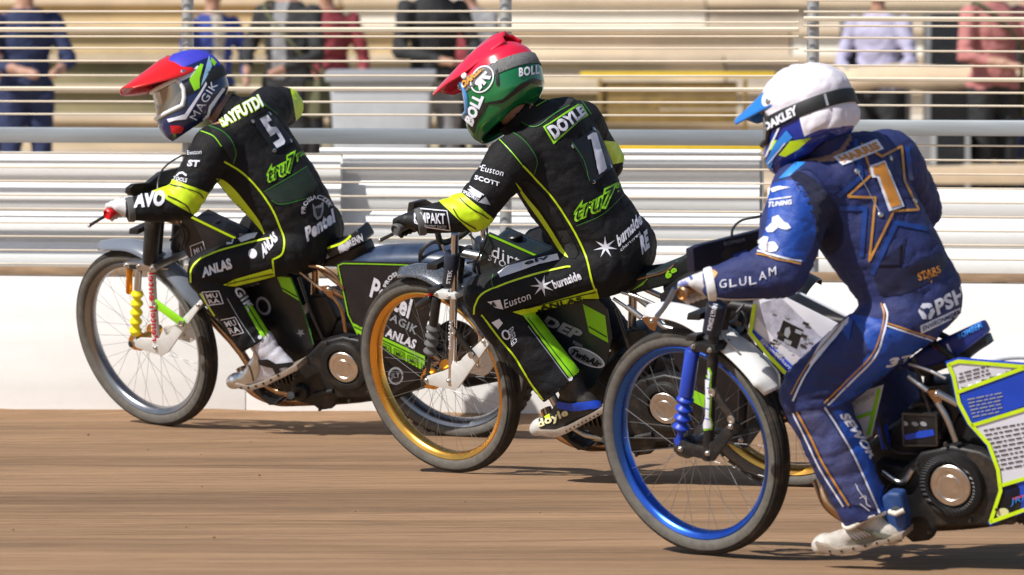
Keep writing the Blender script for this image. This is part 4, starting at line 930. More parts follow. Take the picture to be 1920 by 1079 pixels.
def rider(b, d):
    B = b.B; n = B.n; J = {k: B.p(*v) for k, v in d['J'].items()}
    base = V((J['pel'].x, J['pel'].y, 0)); o = empty('person', base, d['label'], 'rider', 'riders on the motorcycles'); r = d['r']
    sp = unit(J['sht']-J['pel']); e1 = unit(J['Lsh']-J['Rsh']); e1 = unit(e1-sp*e1.dot(sp)); e3 = e1.cross(sp); cb = (e1, sp, e3)
    p1 = unit(n-sp*n.dot(sp)); pb = (p1, sp, p1.cross(sp)); m1 = unit(e1+p1); mb_ = (m1, unit(sp-m1*sp.dot(m1)), m1.cross(sp))
    for s, k in ((1, 'L'), (-1, 'R')):
        if k == 'R':
            for q in ('hip','knee','hem'): J['R'+q] = J['L'+q] - n*2*d['J']['L'+q][2]
    hL = J['Lel']; g_l, wrL, wl_ = glove(o, b.gL, b.barax, hL, d['glove']); g_r, wrR, wr_ = glove(o, b.gR, -b.barax, J['Rel'], d['glove'])
    J['Lwr'], J['Rwr'] = wrL + wl_*.018, wrR + wr_*.018
    if d.get('Rpx'): pass
    pel, wai, che, sht = J['pel'], J['wai'], J['che'], J['sht']
    C, W_, P_ = d['che'], d['wai'], d['pel']
    G = [[E(pel, P_, pb), E(wai, W_, mb_)], [E(wai, W_, mb_), E(che, C, cb)], [E(che, C, cb), E(sht, (C[0]*.86, .07, C[2]*.72), cb)],
         [E(sht+sp*.02, .075), E(J['neck'], .062)], [E(J['neck'], .058), E(d['hc'], .07)], [E(d['hc'], (.085,.085,.10)), E(d['hc']+unit(d['hf'])*.03-Z*.03, .07)]]
    for s in 'LR':
        sh, el, wr, hip, kn, hem = [J[s+k] for k in ('sh','el','wr','hip','knee','hem')]
        mid = sh.lerp(el, .45)
        G += [[E(sh, r['sh']), E(che.lerp(sht, .6)+e1*(.06 if s == 'L' else -.06), .10)], [E(sh, r['sh']), E(mid, r['ua'])], [E(mid, r['ua']), E(el, r['el'])], [E(el, r['el']), E(el.lerp(wr,.45), r['fa'])], [E(el.lerp(wr,.45), r['fa']), E(wr, r['wr'])],
              [E(pel+p1*(.05 if s == 'L' else -.05)-sp*.02, .115), E(hip, r['hip'])], [E(hip, r['hip']), E(hip.lerp(kn,.6), r['th'])], [E(hip.lerp(kn,.6), r['th']), E(kn, r['kn'])],
              [E(kn, r['kn']), E(kn.lerp(hem,.4)-unit(kn-hip)*.0, r['cf'])], [E(kn.lerp(hem,.4), r['cf']), E(hem+unit(hem-kn)*.06, r['hem'])]]
    bm = blob(G, .0085, 5)
    jf = []
    for s in 'LR':
        sh, el, wr, hip, kn, hem = [J[s+k] for k in ('sh','el','wr','hip','knee','hem')]
        jf += [(el-unit(sh+wr-2*el)*-.03, unit(unit(wr-el)-unit(sh-el)), .085, 130, .0052), (kn+unit(hip+hem-2*kn)*.03, unit(unit(hem-kn)-unit(hip-kn)), .11, 110, .0065), (hip, unit(kn-hip), .12, 75, .004), (hem, unit(hem-kn), .10, 95, .0042), (sh, unit(el-sh), .09, 90, .0032), (kn.lerp(hem,.5), unit(hem-kn+n*.06), .10, 70, .004)]
    jf.append((wai-e3*.0, sp, .14, 70, .0035))
    fold(bm, jf, d.get('amp', .0042))
    for s in 'LR':
        kn, hem = J[s+'knee'], J[s+'hem']; ax = unit(hem-kn)
        gv = [v for v in bm.verts if (v.co-hem).length < .16]; gs = set(gv)
        ge = [e for e in bm.edges if e.verts[0] in gs and e.verts[1] in gs]; gf = [q for q in bm.faces if all(v in gs for v in q.verts)]
        bmesh.ops.bisect_plane(bm, geom=gv+ge+gf, plane_co=hem, plane_no=ax, clear_outer=True)
        bmesh.ops.holes_fill(bm, edges=[e for e in bm.edges if e.is_boundary and (e.verts[0].co-hem).length < .16], sides=0)
    nk = J['neck']; nd = unit(d['hc']-sht)
    suit = build_bm('body', bm, [d['suitm'], SKIN], o, pick=lambda p: 1 if ((p-nk).dot(nd) > -.01 and (p-nk).length < .30 and (p-nk-nd*(p-nk).dot(nd)).length < .115) else 0)
    b.suit, b.J = suit, J
    build('collar', MB().lathe(nk-nd*.045, nd, [(.098,-.02),(.088,.0),(.082,.035),(.082,.052+d.get('colh',0)),(.077,.055+d.get('colh',0)),(.074,.03)], 36, caps=False), d['suitm'], suit)
    for s, gl in (('L', g_l), ('R', g_r)):
        w = J[s+'wr']; a = unit(J[s+'el']-w); build('cuff', MB().lathe(w, a, [(r['wr']-.008,-.030),(r['wr']-.002,-.028),(r['wr']+.001,-.012),(r['wr']-.001,-.004)], 28, caps=False), d['cuff'], gl)
    for s, mr in (('L', False), ('R', True)):
        bt = boot(b, o, d['boot'], d['J']['Lhem'][2], d['bootm'], SOLE, mr, d['sole'], d.get('toecap'))
        if s == 'L': b.boot = bt
    hc = d['hc']; b.hel, b.lens, b.strap, b.peak = helmet(o, hc, d['hf'], d['hu'], d['hs'], d['H'])
    return o
PKL = [(.025,.120,.128,.085),(.07,.124,.124,.082),(.12,.118,.114,.068),(.17,.102,.104,.05),(.215,.082,.096,.034),(.25,.058,.090,.02)]
PKL3 = [(.025,.118,.128,.085),(.07,.120,.116,.08),(.11,.112,.098,.065),(.16,.095,.074,.045),(.225,.066,.048,.022)]
PKL2 = [(-.085,.05,.137,.03),(-.03,.09,.145,.06),(.03,.112,.137,.07),(.09,.118,.118,.06),(.14,.108,.100,.042),(.19,.09,.086,.03),(.24,.06,.074,.018)]
RED = mat('helmet_red', (.70,.012,.012), .22, coat=.6, nscale=12, namt=.08); REDPK = mat('helmet_pink_red', (.72,.015,.05), .22, coat=.6, nscale=12, namt=.08)
HNAVY = mat('helmet_navy', (.012,.02,.085), .25, coat=.6); HGREEN = mat('helmet_green', (.006,.15,.045), .2, coat=.7, nscale=9, namt=.15); HBLUEC = mat('helmet_cover_blue', (.045,.045,.50), .55, nscale=14, namt=.12, bump=.2, bscale=40)
HWHITE = mat('helmet_cover_white', (.78,.74,.82), .6, nscale=10, namt=.06, bump=.25, bscale=30); PBLUE = mat('peak_blue', (.02,.20,.66), .3, coat=.4); HROYAL = mat('helmet_royal', (.01,.03,.28), .25, coat=.6)
LENS1 = mat('lens_amber_mirror', (.30,.24,.19), .12, .75, coat=.8); LENSB = mat('lens_blue', (.12,.35,.75), .12, .5, coat=.8); LENSD = mat('lens_dark', (.03,.03,.035), .12, .4, coat=.8)
WFRAME = mat('goggle_frame_white', (.75,.75,.75), .35); STRAPN = mat('strap_speckled', (.16,.16,.16), .8, nscale=420, namt=1.6); STRAPB = mat('strap_black', (.012,.012,.013), .6, nscale=60, namt=.2)
GWHITE = mat('glove_white', (.68,.67,.68), .6, nscale=20, namt=.1, bump=.2, bscale=120, dirt=.1); GBLACK = mat('glove_black', (.012,.012,.013), .6, nscale=20, namt=.2, bump=.2, bscale=120)
GWB = mat('glove_white_blue', (.66,.64,.66), .6, nscale=20, namt=.1, bump=.2, bscale=120, dirt=.12)
BOOTSIL = mat('boot_white', (.62,.61,.68), .5, nscale=12, namt=.12, bump=.25, bscale=70, dirt=.15); BOOTBLK = mat('boot_black', (.02,.02,.022), .5, nscale=12, namt=.2, bump=.25, bscale=70, dirt=.25)
def hcv(px, l, b): return b.B.p(*px, l)
R1 = dict(label='rider in black and lime suit with number 5, red peaked blue helmet', J=dict(pel=(572,440,0), wai=(535,371,.02), che=(471,287,.02), sht=(455,225,.03), neck=(420,212,.05), Lsh=(402,278,.20), Lel=(339,380,.34), Rsh=(505,205,-.16), Rel=(533,198,-.34), Lhip=(548,461,.10), Lknee=(391,511,.20), Lhem=(480,643,.20)),
  r=dict(sh=.090, ua=.077, el=.071, fa=.064, wr=.048, hip=.104, th=.094, kn=.086, cf=.078, hem=.064), che=(.195,.15,.15), wai=(.165,.13,.15), pel=(.165,.12,.14), suitm=BLACKC, glove=GWHITE, cuff=GREYRUB,
  hf=V((-.80,-.50,-.33)), hu=V((-.14,.2,.95)), hs=1.03, boot=[(442,714),(468,710),(535,686),(503,660),(490,640)], sole=[(439,720),(440,728),(467,734),(495,726),(530,709),(558,695),(556,684),(525,700),(495,715),(467,724)], bootm=BOOTSIL, toecap=ALU,
  H=dict(col=lambda z, a: 1 if z > .075 or (abs(a) > 2.1 and z > .0) else 0, mats=[HNAVY, HBLUEC], lens=LENS1, gframe=WFRAME, strap=STRAPB, peak=PKL, peakm=RED, sz=.0))
R2 = dict(label='rider in black and lime suit with number 1, red and green helmet', J=dict(pel=(1150,472,0), wai=(1097,402,.02), che=(1046,308,.02), sht=(1022,235,.03), neck=(968,212,.05), Lsh=(962,300,.20), Lel=(887,396,.34), Rsh=(1085,235,-.16), Rel=(1132,305,-.33), Lhip=(1126,499,.10), Lknee=(915,557,.21), Lhem=(1055,725,.20)),
  r=dict(sh=.090, ua=.078, el=.072, fa=.062, wr=.048, hip=.108, th=.096, kn=.088, cf=.094, hem=.085), che=(.195,.155,.155), wai=(.165,.13,.15), pel=(.165,.12,.14), suitm=BLACKC, glove=GBLACK, cuff=GREYRUB,
  hf=V((-.78,.48,-.42)), hu=V((0,0,1)), hs=1.02, boot=[(1012,800),(1042,792),(1110,764),(1078,740),(1066,715)], sole=[(1003,808),(1008,817),(1040,822),(1062,814),(1132,776),(1131,765),(1060,801),(1040,808)], bootm=BOOTBLK, toecap=mat('boot_toe_grey', (.55,.54,.52), .4, dirt=.3),
  H=dict(col=lambda z, a: 1 if z > .045 else 0, mats=[HGREEN, REDPK], lens=LENSB, gframe=LENSB, strap=STRAPN, peak=PKL2, peakm=REDPK, sz=.036, srise=-.018, screw=WPLAS))
R3 = dict(label='rider in navy and gold star suit with number 1, white covered helmet', J=dict(pel=(1715,560,0), wai=(1672,486,.02), che=(1604,381,.02), sht=(1585,305,.03), neck=(1548,280,.05), Lsh=(1505,365,.21), Lel=(1464,508,.36), Rsh=(1665,305,-.17), Rel=(1716,392,-.34), Lhip=(1688,595,.10), Lknee=(1522,735,.22), Lhem=(1624,966,.21)),
  r=dict(sh=.100, ua=.095, el=.084, fa=.072, wr=.050, hip=.108, th=.104, kn=.096, cf=.094, hem=.070), che=(.195,.155,.15), wai=(.17,.13,.145), pel=(.17,.12,.14), suitm=NAVY, glove=GWB, cuff=WPLAS,
  hf=V((-.83,.48,-.30)), hu=V((0,0,1)), hs=.98, boot=[(1545,1020),(1585,1014),(1672,1000),(1634,985),(1626,950)], sole=[(1526,1018),(1535,1035),(1570,1043),(1625,1032),(1692,1012),(1692,1000),(1625,1020),(1570,1029)], bootm=DIRTW, toecap=DIRTW, amp=.0055, colh=.035,
  H=dict(col=lambda z, a: 0 if z < -.085 or (abs(a) < 1.75 and z < -.012) else 1, mats=[HROYAL, HWHITE], lens=LENSD, gframe=BLKPL, strap=STRAPB, peak=PKL3, peakm=PBLUE, cloth=3., sz=-.002))
for b, d, hp in ((b1, R1, (355,166,.08)), (b2, R2, (940,157,.08)), (b3, R3, (1515,212,.08))):
    d['hc'] = b.B.p(*hp); b.p = rider(b, d)
# ------------------------------------------------------------------ suit prints, bands and panels
def kit(b):
    t = bvh(b.suit); s = b.suit
    return (lambda nm, pts, m, **k: pr_poly(nm, pts, m, s, t, **k)), (lambda nm, pts, w, m, **k: pr_line(nm, pts, w, m, s, t, **k)), (lambda nm, tx, q, m, *a, **k: pr_text(nm, tx, q, m, s, t, *a, **k))
def rivet(b, pts):
    t = bvh(b.suit)
    for x, y in pts:
        h, nn, i, dd = t.ray_cast(CAM, ray(x, y))
        if h: build('panel_stud', MB().lathe(h, nn if nn.dot(ray(x,y)) < 0 else -nn, [(.0085,0),(.0085,.003),(.005,.0055)], 12), ALU, b.suit)
def rr(TL, TR, BR, BL, n=4, k=.14):
    P = [V((*q, 0)) for q in (TL, TR, BR, BL)]; out = []
    for i in range(4):
        a, c, e = P[i-1], P[i], P[(i+1) % 4]; p0, p1 = c.lerp(a, k), c.lerp(e, k)
        for j in range(n+1): u = j/n; q = p0*(1-u)**2+c*2*u*(1-u)+p1*u*u; out.append((q.x, q.y))
    return out
PANEL = mat('number_panel_black', (.006,.006,.008), .45)
# ---- first rider
P, L, TX = kit(b1); J = b1.J
shell('sleeve_band', b1.suit, [(325,337,392,362), (308,372,364,404)], (348,368), (J['Lsh'], J['Lel']), .125, LIME, b1.suit)
for q in ([(320,347),(345,352),(372,362),(380,372)], [(314,368),(332,376),(350,386),(358,402)]): L('band_stripe', q, 2.2, DARKPR, off=.004)
shell('sleeve_band', b1.suit, [(541,150,556,235)], (565,190), (J['Rsh'], J['Rel']), .14, LIME, b1.suit)
TX('name_outline', 'SAYFUTDI', [(418,240),(494,200),(484,179),(408,221)], LIME, .075, fit=.03, cell=4); TX('name_lettering', 'SAYFUTDI', [(418,240),(494,200),(484,179),(408,221)], WHITEP, .03, off=.0042, cell=4)
P('number_panel', rr((470,225),(507,210),(549,264),(513,287)), PANEL, off=.004); P('number', [(484.6, 223.7), (499.6, 216.2), (507.3, 226.4), (499.6, 230.4), (505.8, 239.7), (514.8, 238.7), (520.4, 244.4), (533.1, 266.4), (531.4, 271.8), (517.1, 279.3), (510.1, 268.7), (520.4, 263.4), (522.6, 260.9), (515.4, 250.4), (505.4, 257.1)], WHITEP, off=.0065, cell=4)
rivet(b1, [(474,228),(505,214),(544,264),(514,282)])
TX('lettering_outline', 'tru7', [(503,342),(556,317),(551,287),(500,314)], LIMEG, .085, fit=.02, shear=.25, cell=4); TX('lettering', 'tru7', [(503,342),(556,317),(551,287),(500,314)], DARKPR, .0, fit=.02, shear=.25, off=.0045, cell=4); TX('lettering', 'group', [(556,305),(574,292),(571,279),(553,291)], LIMEG, .0, cell=3)
P('ribbed_panel', [(494,360),(576,312),(594,345),(584,369),(528,382),(509,375)], RIBG); L('panel_edge', [(494,360),(535,337),(576,312)], 1.5, GREENL); L('panel_edge', [(509,376),(530,383),(584,370)], 1.5, GREENL)
TX('arched_lettering', 'PROSIACZEK', None, WHITEP, .03, arc=(594,396,22,30,190,15), cell=3); P('emblem', [(585,381),(590,388),(600,384),(606,376),(606,395),(602,408),(595,413),(588,405)], GREYP); P('emblem_face', [(590,391),(603,389),(600,404),(594,408)], DARKPR, off=.004)
TX('lettering', 'Pentel', [(575,455),(628,417),(623,391),(571,427)], WHITEP, .05, cell=4)
L('lime_piping', [(420,303),(453,323),(483,353),(509,390),(524,423),(533,450),(529,476),(511,487)], 3.2, LIME); L('lime_piping', [(511,487),(514,517)], 3, LIME)
P('lime_side_panel', [(405,335),(420,338),(440,355),(463,383),(488,417),(496,440),(486,428),(470,410),(450,392),(428,366)], LIME, cell=4, smooth=3)
L('shoulder_piping', [(391,236),(415,246),(432,262),(442,286),(437,308)], 1.8, GREENL); L('shoulder_piping', [(377,246),(400,256),(415,275)], 1.6, LIMEG); L('shoulder_piping', [(470,178),(500,200),(520,215)], 1.4, GREENL)
P('rib_insert', [(393,238),(428,257),(442,287),(437,306),(422,282),(402,258)], MESHC, smooth=3)
TX('lettering', 'AVO', [(250,391),(309,386),(310,357),(251,363)], WHITEP, .06, shear=.1, cell=4); TX('lettering', 'Euston', [(352,291),(378,289),(378,281),(352,283)], WHITEP, .0, cell=3); TX('lettering', 'ST', [(351,312),(376,314),(375,301),(352,300)], WHITEP, .05, cell=3, shear=.2); TX('lettering', 'TOOLS', [(324,338),(350,343),(352,335),(327,331)], WHITEP, .03, cell=3); P('arch_logo', [(330,330),(335,324),(343,322),(351,328),(349,331),(342,326),(336,327),(333,331)], WHITEP, cell=3)
TX('lettering', 'ANLAS', [(380,521),(437,503),(431,484),(379,503)], WHITEP, .05, cell=4); TX('lettering', 'ANLAS', [(494,485),(522,450),(513,433),(489,461)], WHITEP, .05, cell=4); P('round_logo', ring_pts(474,476,8,9), WHITEP)
L('lime_piping', [(358,530),(359,506),(372,489),(400,475),(431,465),(490,450),(512,446)], 3, LIME); P('white_print', [(408,462),(420,452),(440,446),(436,458)], WHITEP); P('white_print', [(446,448),(462,440),(484,436),(478,446),(452,455)], WHITEP)
P('lime_underside', [(418,535),(440,524),(509,504),(516,518),(470,530),(440,537)], LIME, cell=4); L('black_stripe', [(425,533),(470,522),(512,513)], 1.6, DARKPR, off=.004)
for (x0,y0),(x1,y1),(x2,y2),(x3,y3) in (((414,600),(441,595),(457,624),(431,630)), ((379,548),(410,546),(419,569),(390,573))):
    L('logo_frame', [(x0,y0),(x1,y1),(x2,y2),(x3,y3)], 1.6, WHITEP, sm=0, closed=True); f = lambda u, v: (x0*(1-u)*(1-v)+x1*u*(1-v)+x2*u*v+x3*(1-u)*v, y0*(1-u)*(1-v)+y1*u*(1-v)+y2*u*v+y3*(1-u)*v)
    TX('lettering', 'MU', [f(.15,.48),f(.85,.48),f(.85,.12),f(.15,.12)], WHITEP, .02, cell=3); TX('lettering', 'RA', [f(.15,.9),f(.85,.9),f(.85,.54),f(.15,.54)], WHITEP, .02, cell=3)
TX('lettering', 'GIK', [(436,544),(466,586),(479,576),(450,536)], WHITEP, .03, cell=3); P('lime_stripe', [(458,575),(470,570),(509,632),(492,637)], LIMEG, cell=4); L('black_stripe', [(463,574),(500,634)], 1.8, DARKPR, off=.004); L('lime_piping', [(376,550),(400,588),(431,632),(452,655)], 3, LIME)
L('zip', [(426,560),(452,604),(478,642)], 1.5, GREYP); P('hem_stud', ring_pts(487,633,3.5,3.5), WHITEP, off=.004)
t = bvh(b1.boot); bt = b1.boot
P_ = lambda nm, pts, m, **k: pr_poly(nm, pts, m, bt, t, cell=4, **k)
P_('steel_armour', [(428,700),(452,690),(458,662),(452,640),(474,650),(484,668),(486,690),(480,714),(455,722),(430,724)], ALU, off=.004); pr_line('armour_ridge', [(458,664),(470,690),(476,714)], 2, STEEL, bt, t, off=.006)
P_('boot_strap', [(484,674),(502,673),(518,682),(552,680),(553,688),(524,690),(528,704),(520,706),(512,690),(488,684)], DARKPR, off=.005)
for k in range(6): pr_poly('sole_hole', ring_pts(452+k*14, 727-k*k*.95+1, 2.2, 2.2), DARKPR, bt, bvh([c for c in bt.children if c.name.startswith('boot_sole')][0]), cell=4)
# ---- second rider
P, L, TX = kit(b2); J = b2.J
shell('sleeve_band', b2.suit, [(858,356,925,410), (838,392,890,440)], (880,398), (J['Lsh'], J['Lel']), .13, LIME, b2.suit)
L('band_stripe', [(862,372),(880,388),(916,410)], 2.2, DARKPR, off=.004); L('band_stripe', [(850,392),(862,410),(893,429)], 2.2, DARKPR, off=.004)
shell('sleeve_band', b2.suit, [(1120,262,1165,268), (1110,315,1165,305)], (1150,290), (J['Rsh'], J['Rel']), .13, LIME, b2.suit)
P('name_plate', [(1018,238),(1030,231),(1088,192),(1103,217),(1090,224),(1038,271)], LIMEG, cell=4); P('name_plate_core', [(1022,239),(1088,197),(1098,216),(1038,265)], PANEL, off=.003, cell=4); TX('name_lettering', 'DOYLE', [(1040,262),(1098,214),(1087,198),(1024,240)], WHITEP, .05, off=.0045, cell=4)
P('number_panel', rr((1071,268),(1118,240),(1150,312),(1108,348)), PANEL, off=.004); P('number', [(1099,257),(1109,250),(1116,251),(1136,318),(1121,328),(1106,262),(1100,263)], WHITEP, off=.0065); rivet(b2, [(1075,275),(1113,243),(1112,341),(1144,312)])
L('panel_stitch', [(1071,268),(1092,300),(1104,340)], 1.2, GREENL, off=.006)
TX('lettering_outline', 'tru7', [(1079,415),(1154,380),(1153,347),(1078,384)], LIMEG, .085, fit=.02, shear=.25, cell=4); TX('lettering', 'tru7', [(1079,415),(1154,380),(1153,347),(1078,384)], DARKPR, .0, fit=.02, shear=.25, off=.0045, cell=4); TX('lettering', 'gr', [(1155,366),(1170,354),(1167,336),(1153,348)], LIMEG, .02, cell=3); L('stitch', [(1080,424),(1130,402),(1172,362)], 1.2, GREENL)
TX('lettering', 'burnside', [(1160,464),(1204,420),(1198,396),(1155,442)], WHITEP, .04, cell=3); TX('lettering', 'chartered', [(1164,472),(1200,440),(1198,434),(1162,466)], WHITEP, .0, cell=3); P('burst', star_pts(1135,464,23,6,7,10, 1, .9), WHITEP)
TX('lettering', 'RE', [(1203,478),(1217,464),(1212,430),(1198,444)], WHITEP, .06, cell=3); P('collar_star', star_pts(1012,181,9,4,5,-60), GOLDP)
P('collar_rib', [(966,214),(990,205),(1040,190),(1075,186),(1068,196),(1040,214),(1010,236),(985,236)], MESHC, smooth=3); L('shoulder_piping', [(967,215),(985,234),(1008,237),(1040,214),(1068,198)], 1.6, GREENL); L('shoulder_piping', [(1073,172),(1090,190),(1108,215)], 1.5, GREENL); L('shoulder_piping', [(1005,200),(1028,186),(1034,172)], 1.5, LIMEG)
P('shoulder_mesh', [(938,262),(952,250),(975,258),(998,282),(1006,302),(1000,326),(984,306),(962,286)], MESHC, smooth=3); L('shoulder_piping', [(940,248),(962,250),(986,268),(1006,300),(1001,328)], 1.6, GREENL); L('shoulder_piping', [(936,262),(958,284),(980,311)], 1.6, LIMEG)
L('lime_piping', [(980,311),(1006,338),(1035,370),(1063,411),(1084,448),(1100,485),(1110,528),(1120,552)], 3.4, LIME)
P('mesh_side', [(978,340),(1000,345),(1040,392),(1062,430),(1085,475),(1066,484),(1040,430),(1010,385)], MESHC, smooth=2); P('lime_side_panel', [(966,342),(975,352),(992,374),(1012,398),(1036,434),(1058,470),(1066,484),(1050,472),(1028,436),(1000,396),(980,368)], LIME, cell=4, smooth=2)
L('logo_frame', [(770,391),(786,392),(838,396),(844,432),(800,426),(779,418)], 2, WHITEP, sm=0, closed=True); TX('lettering', 'IMPAKT', [(786,418),(835,420),(834,401),(784,399)], WHITEP, .03, cell=3); TX('lettering', 'PRODUCENT ZNICZY', [(788,426),(837,428),(837,423),(788,421)], WHITEP, .0, cell=3); P('swoosh', [(776,398),(781,402),(779,410),(784,420),(777,412)], WHITEP, cell=3)
TX('lettering', 'Euston', [(902,321),(943,331),(945,319),(904,309)], WHITEP, .0, cell=3, shear=.2); P('lens_logo', [(896,316),(897,305),(903,301),(903,314)], WHITEP, cell=3); TX('lettering', 'SCOTT', [(890,337),(936,350),(937,342),(892,329)], WHITEP, .03, cell=3); P('arrow_logo', [(896,380),(910,369),(920,385)], GREYP, cell=3); TX('lettering', 'SPEEDWAY', [(868,363),(896,380),(899,373),(871,356)], WHITEP, .03, cell=3); L('white_line', [(881,350),(907,366)], 2.2, WHITEP); P('white_block', [(877,355),(886,354),(904,366),(900,372),(888,367)], WHITEP, cell=3)
TX('lettering', 'burnside', [(1040,542),(1092,524),(1085,508),(1034,526)], WHITEP, .04, cell=3); P('burst', star_pts(1017,536,23,6,7,25,1,.9), WHITEP); TX('lettering', 'Euston', [(947,578),(996,560),(993,547),(945,563)], WHITEP, .0, cell=3); P('box_print', [(914,566),(938,562),(944,580),(930,578)], WHITEP, cell=4); TX('lettering', 'A', [(920,575),(932,575),(930,565),(920,566)], PANEL, .05, cell=3, off=.004)
P('white_print', [(933,512),(950,500),(984,490),(1045,476),(1049,487),(1010,496),(984,505),(938,521)], WHITEP, cell=4); TX('lettering', 'elv', [(985,499),(1030,486),(1028,479),(983,491)], PANEL, .03, cell=3, off=.004)
L('lime_piping', [(889,590),(892,571),(910,548),(984,520),(1054,502),(1070,500)], 3.2, LIME); L('thigh_stitch', [(925,515),(922,528),(926,540)], 1.4, GREENL)
P('lime_underside', [(961,585),(1003,574),(1119,541),(1124,562),(1054,578),(980,592)], LIME, cell=4); TX('lettering', 'ANLAS', [(1012,583),(1092,564),(1090,555),(1010,573)], DARKPR, .03, cell=3, off=.004); L('black_stripe', [(985,578),(1060,560),(1118,547)], 1.6, DARKPR, off=.004)
P('lime_stripe', [(980,592),(1001,585),(1091,703),(1072,716)], LIMEG, cell=4, off=.0035); L('black_stripe', [(988,596),(1078,712)], 1.8, DARKPR, off=.004); L('lime_piping', [(903,590),(912,602),(938,636),(966,670),(994,716),(1019,750)], 3.2, LIME)
L('crest', ring_pts(949,628,6,8,-25), 3, WHITEP, closed=True); TX('lettering', 'ENERGI', [(953,620),(960,650),(970,640),(962,612)], WHITEP, .0, cell=3); P('heart_logo', [(922,605),(936,598),(943,606),(934,618)], WHITEP, cell=3); L('zip', [(990,612),(1030,665),(1068,716)], 1.6, GREYP); P('hem_stud', ring_pts(1069,711,4,4), WHITEP, off=.004); L('hem_edge', [(1022,752),(1050,738),(1070,722)], 3, GREYP)
t = bvh(b2.boot); bt = b2.boot
pr_text('boot_lettering', 'doyle', [(1012,806),(1068,782),(1062,764),(1006,790)], mat('cream_print', (.75,.70,.40), .5), bt, t, .04, cell=3); pr_poly('boot_strap', [(1044,752),(1070,755),(1130,752),(1131,765),(1075,770),(1046,765)], BPAN, bt, t, off=.006, cell=4); pr_poly('yellow_patch', [(1021,782),(1031,776),(1032,784),(1024,787)], LIME, bt, t, cell=4)
for k in range(9): pr_poly('sole_hole', ring_pts(1062+k*7.4, 803-k*3.9+5, 1.6, 1.6, n=10), DARKPR, bt, bvh([c for c in bt.children if c.name.startswith('boot_sole')][0]), cell=4)
# ---- third rider
P, L, TX = kit(b3); J = b3.J
P('blue_upper_sleeve', [(1440,350),(1470,338),(1500,345),(1522,385),(1530,440),(1512,484),(1500,492),(1440,475),(1425,465),(1440,410)], BLUE, cell=4, smooth=2)
P('shoulder_rib', [(1482,330),(1500,322),(1530,340),(1565,385),(1580,420),(1578,458),(1550,480),(1530,440),(1515,385)], RIBN, smooth=3)
P('collar_flash', [(1460,336),(1490,306),(1512,287),(1530,285),(1505,310),(1480,331)], SKYB); L('shoulder_seam', [(1482,330),(1510,318),(1535,335),(1575,395)], 1.3, NAVYD)
bl = lambda q: L('star_band', q, 9, BLUE2, sm=0)
bl([(1570,369),(1614,332),(1603,262)]); bl([(1572,391),(1622,391),(1615,482)]); bl([(1636,514),(1680,418),(1738,430)]); bl([(1700,276),(1706,330),(1728,398)])
P('lower_blue', [(1640,500),(1690,460),(1700,440),(1690,500),(1650,530)], NAVYD)
L('gold_star', [(1589,369),(1634,328),(1615,271),(1653,294),(1690,275),(1695,339),(1722,394),(1675,396),(1630,490),(1641,371)], 4.5, GOLDP, sm=0, closed=True)
P('number_edge', [(1629,312),(1658,302),(1694,388),(1666,397),(1643,334),(1634,334)], WHITEP, off=.004); P('number', [(1635,314),(1656,306),(1688,385),(1669,391),(1646,329),(1637,329)], ORNP, off=.0055)
L('panel_edge', [(1607,322),(1630,365),(1651,403)], 1.4, GREYP, off=.004); rivet(b3, [(1607,322),(1669,297),(1715,377),(1651,403)])
P('name_plate', [(1562,296),(1643,262),(1656,280),(1580,311)], WHITEP, off=.003, cell=4); TX('name_lettering', 'HARRIS', [(1582,306),(1650,280),(1641,267),(1570,296)], ORNP, .05, off=.0045, cell=4)
TX('lettering', 'TUNING', [(1442,390),(1486,384),(1485,375),(1443,380)], WHITEP, .04, cell=4, shear=.2, off=.004); L('white_line', [(1444,376),(1484,370)], 2, WHITEP, off=.004); P('mark', [(1446,355),(1460,350),(1482,352),(1462,357),(1450,362)], WHITEP, off=.004)
P('scorpion_logo', [(1437,430),(1448,418),(1449,408),(1460,404),(1468,415),(1478,421),(1483,428),(1476,432),(1460,428),(1450,436),(1440,436)], WHITEP, off=.004, cell=4); P('scorpion_logo', [(1424,468),(1423,452),(1434,444),(1442,446),(1440,456),(1452,454),(1460,464),(1456,472),(1440,474)], WHITEP, off=.004, cell=4)
L('white_piping', [(1420,472),(1440,476),(1470,484),(1502,490)], 3, WHITEP, off=.0035); L('gold_piping', [(1419,477),(1440,481),(1470,489),(1501,495)], 2.6, GOLDP, off=.0035)
x = 1350
for k, ch in enumerate('GLULAM'): yb = 541-k*2.2-(k > 3)*(k-3)*6; TX('lettering', ch, [(x+k*18.5,yb),(x+k*18.5+13,yb-3),(x+k*18.5+12,yb-18),(x+k*18.5-1,yb-15)], WHITEP, .0, cell=4)
P('gold_print', [(1326,512),(1338,506),(1346,512),(1340,522),(1330,524)], ORNP, cell=4); P('gold_print', [(1324,534),(1340,528),(1342,540),(1336,550),(1327,548)], ORNP, cell=4); L('white_piping', [(1328,556),(1370,561),(1430,560)], 2, WHITEP)
P('back_panel', [(1640,520),(1664,508),(1700,500),(1755,474),(1776,500),(1740,530),(1690,552),(1650,552)], NAVYD, smooth=2); TX('lettering', 'STARS', [(1722,528),(1764,511),(1760,498),(1718,513)], ORNP, .03, cell=4); P('mini_star', star_pts(1742,516,17,6,5,-70), GOLDP, cell=4)
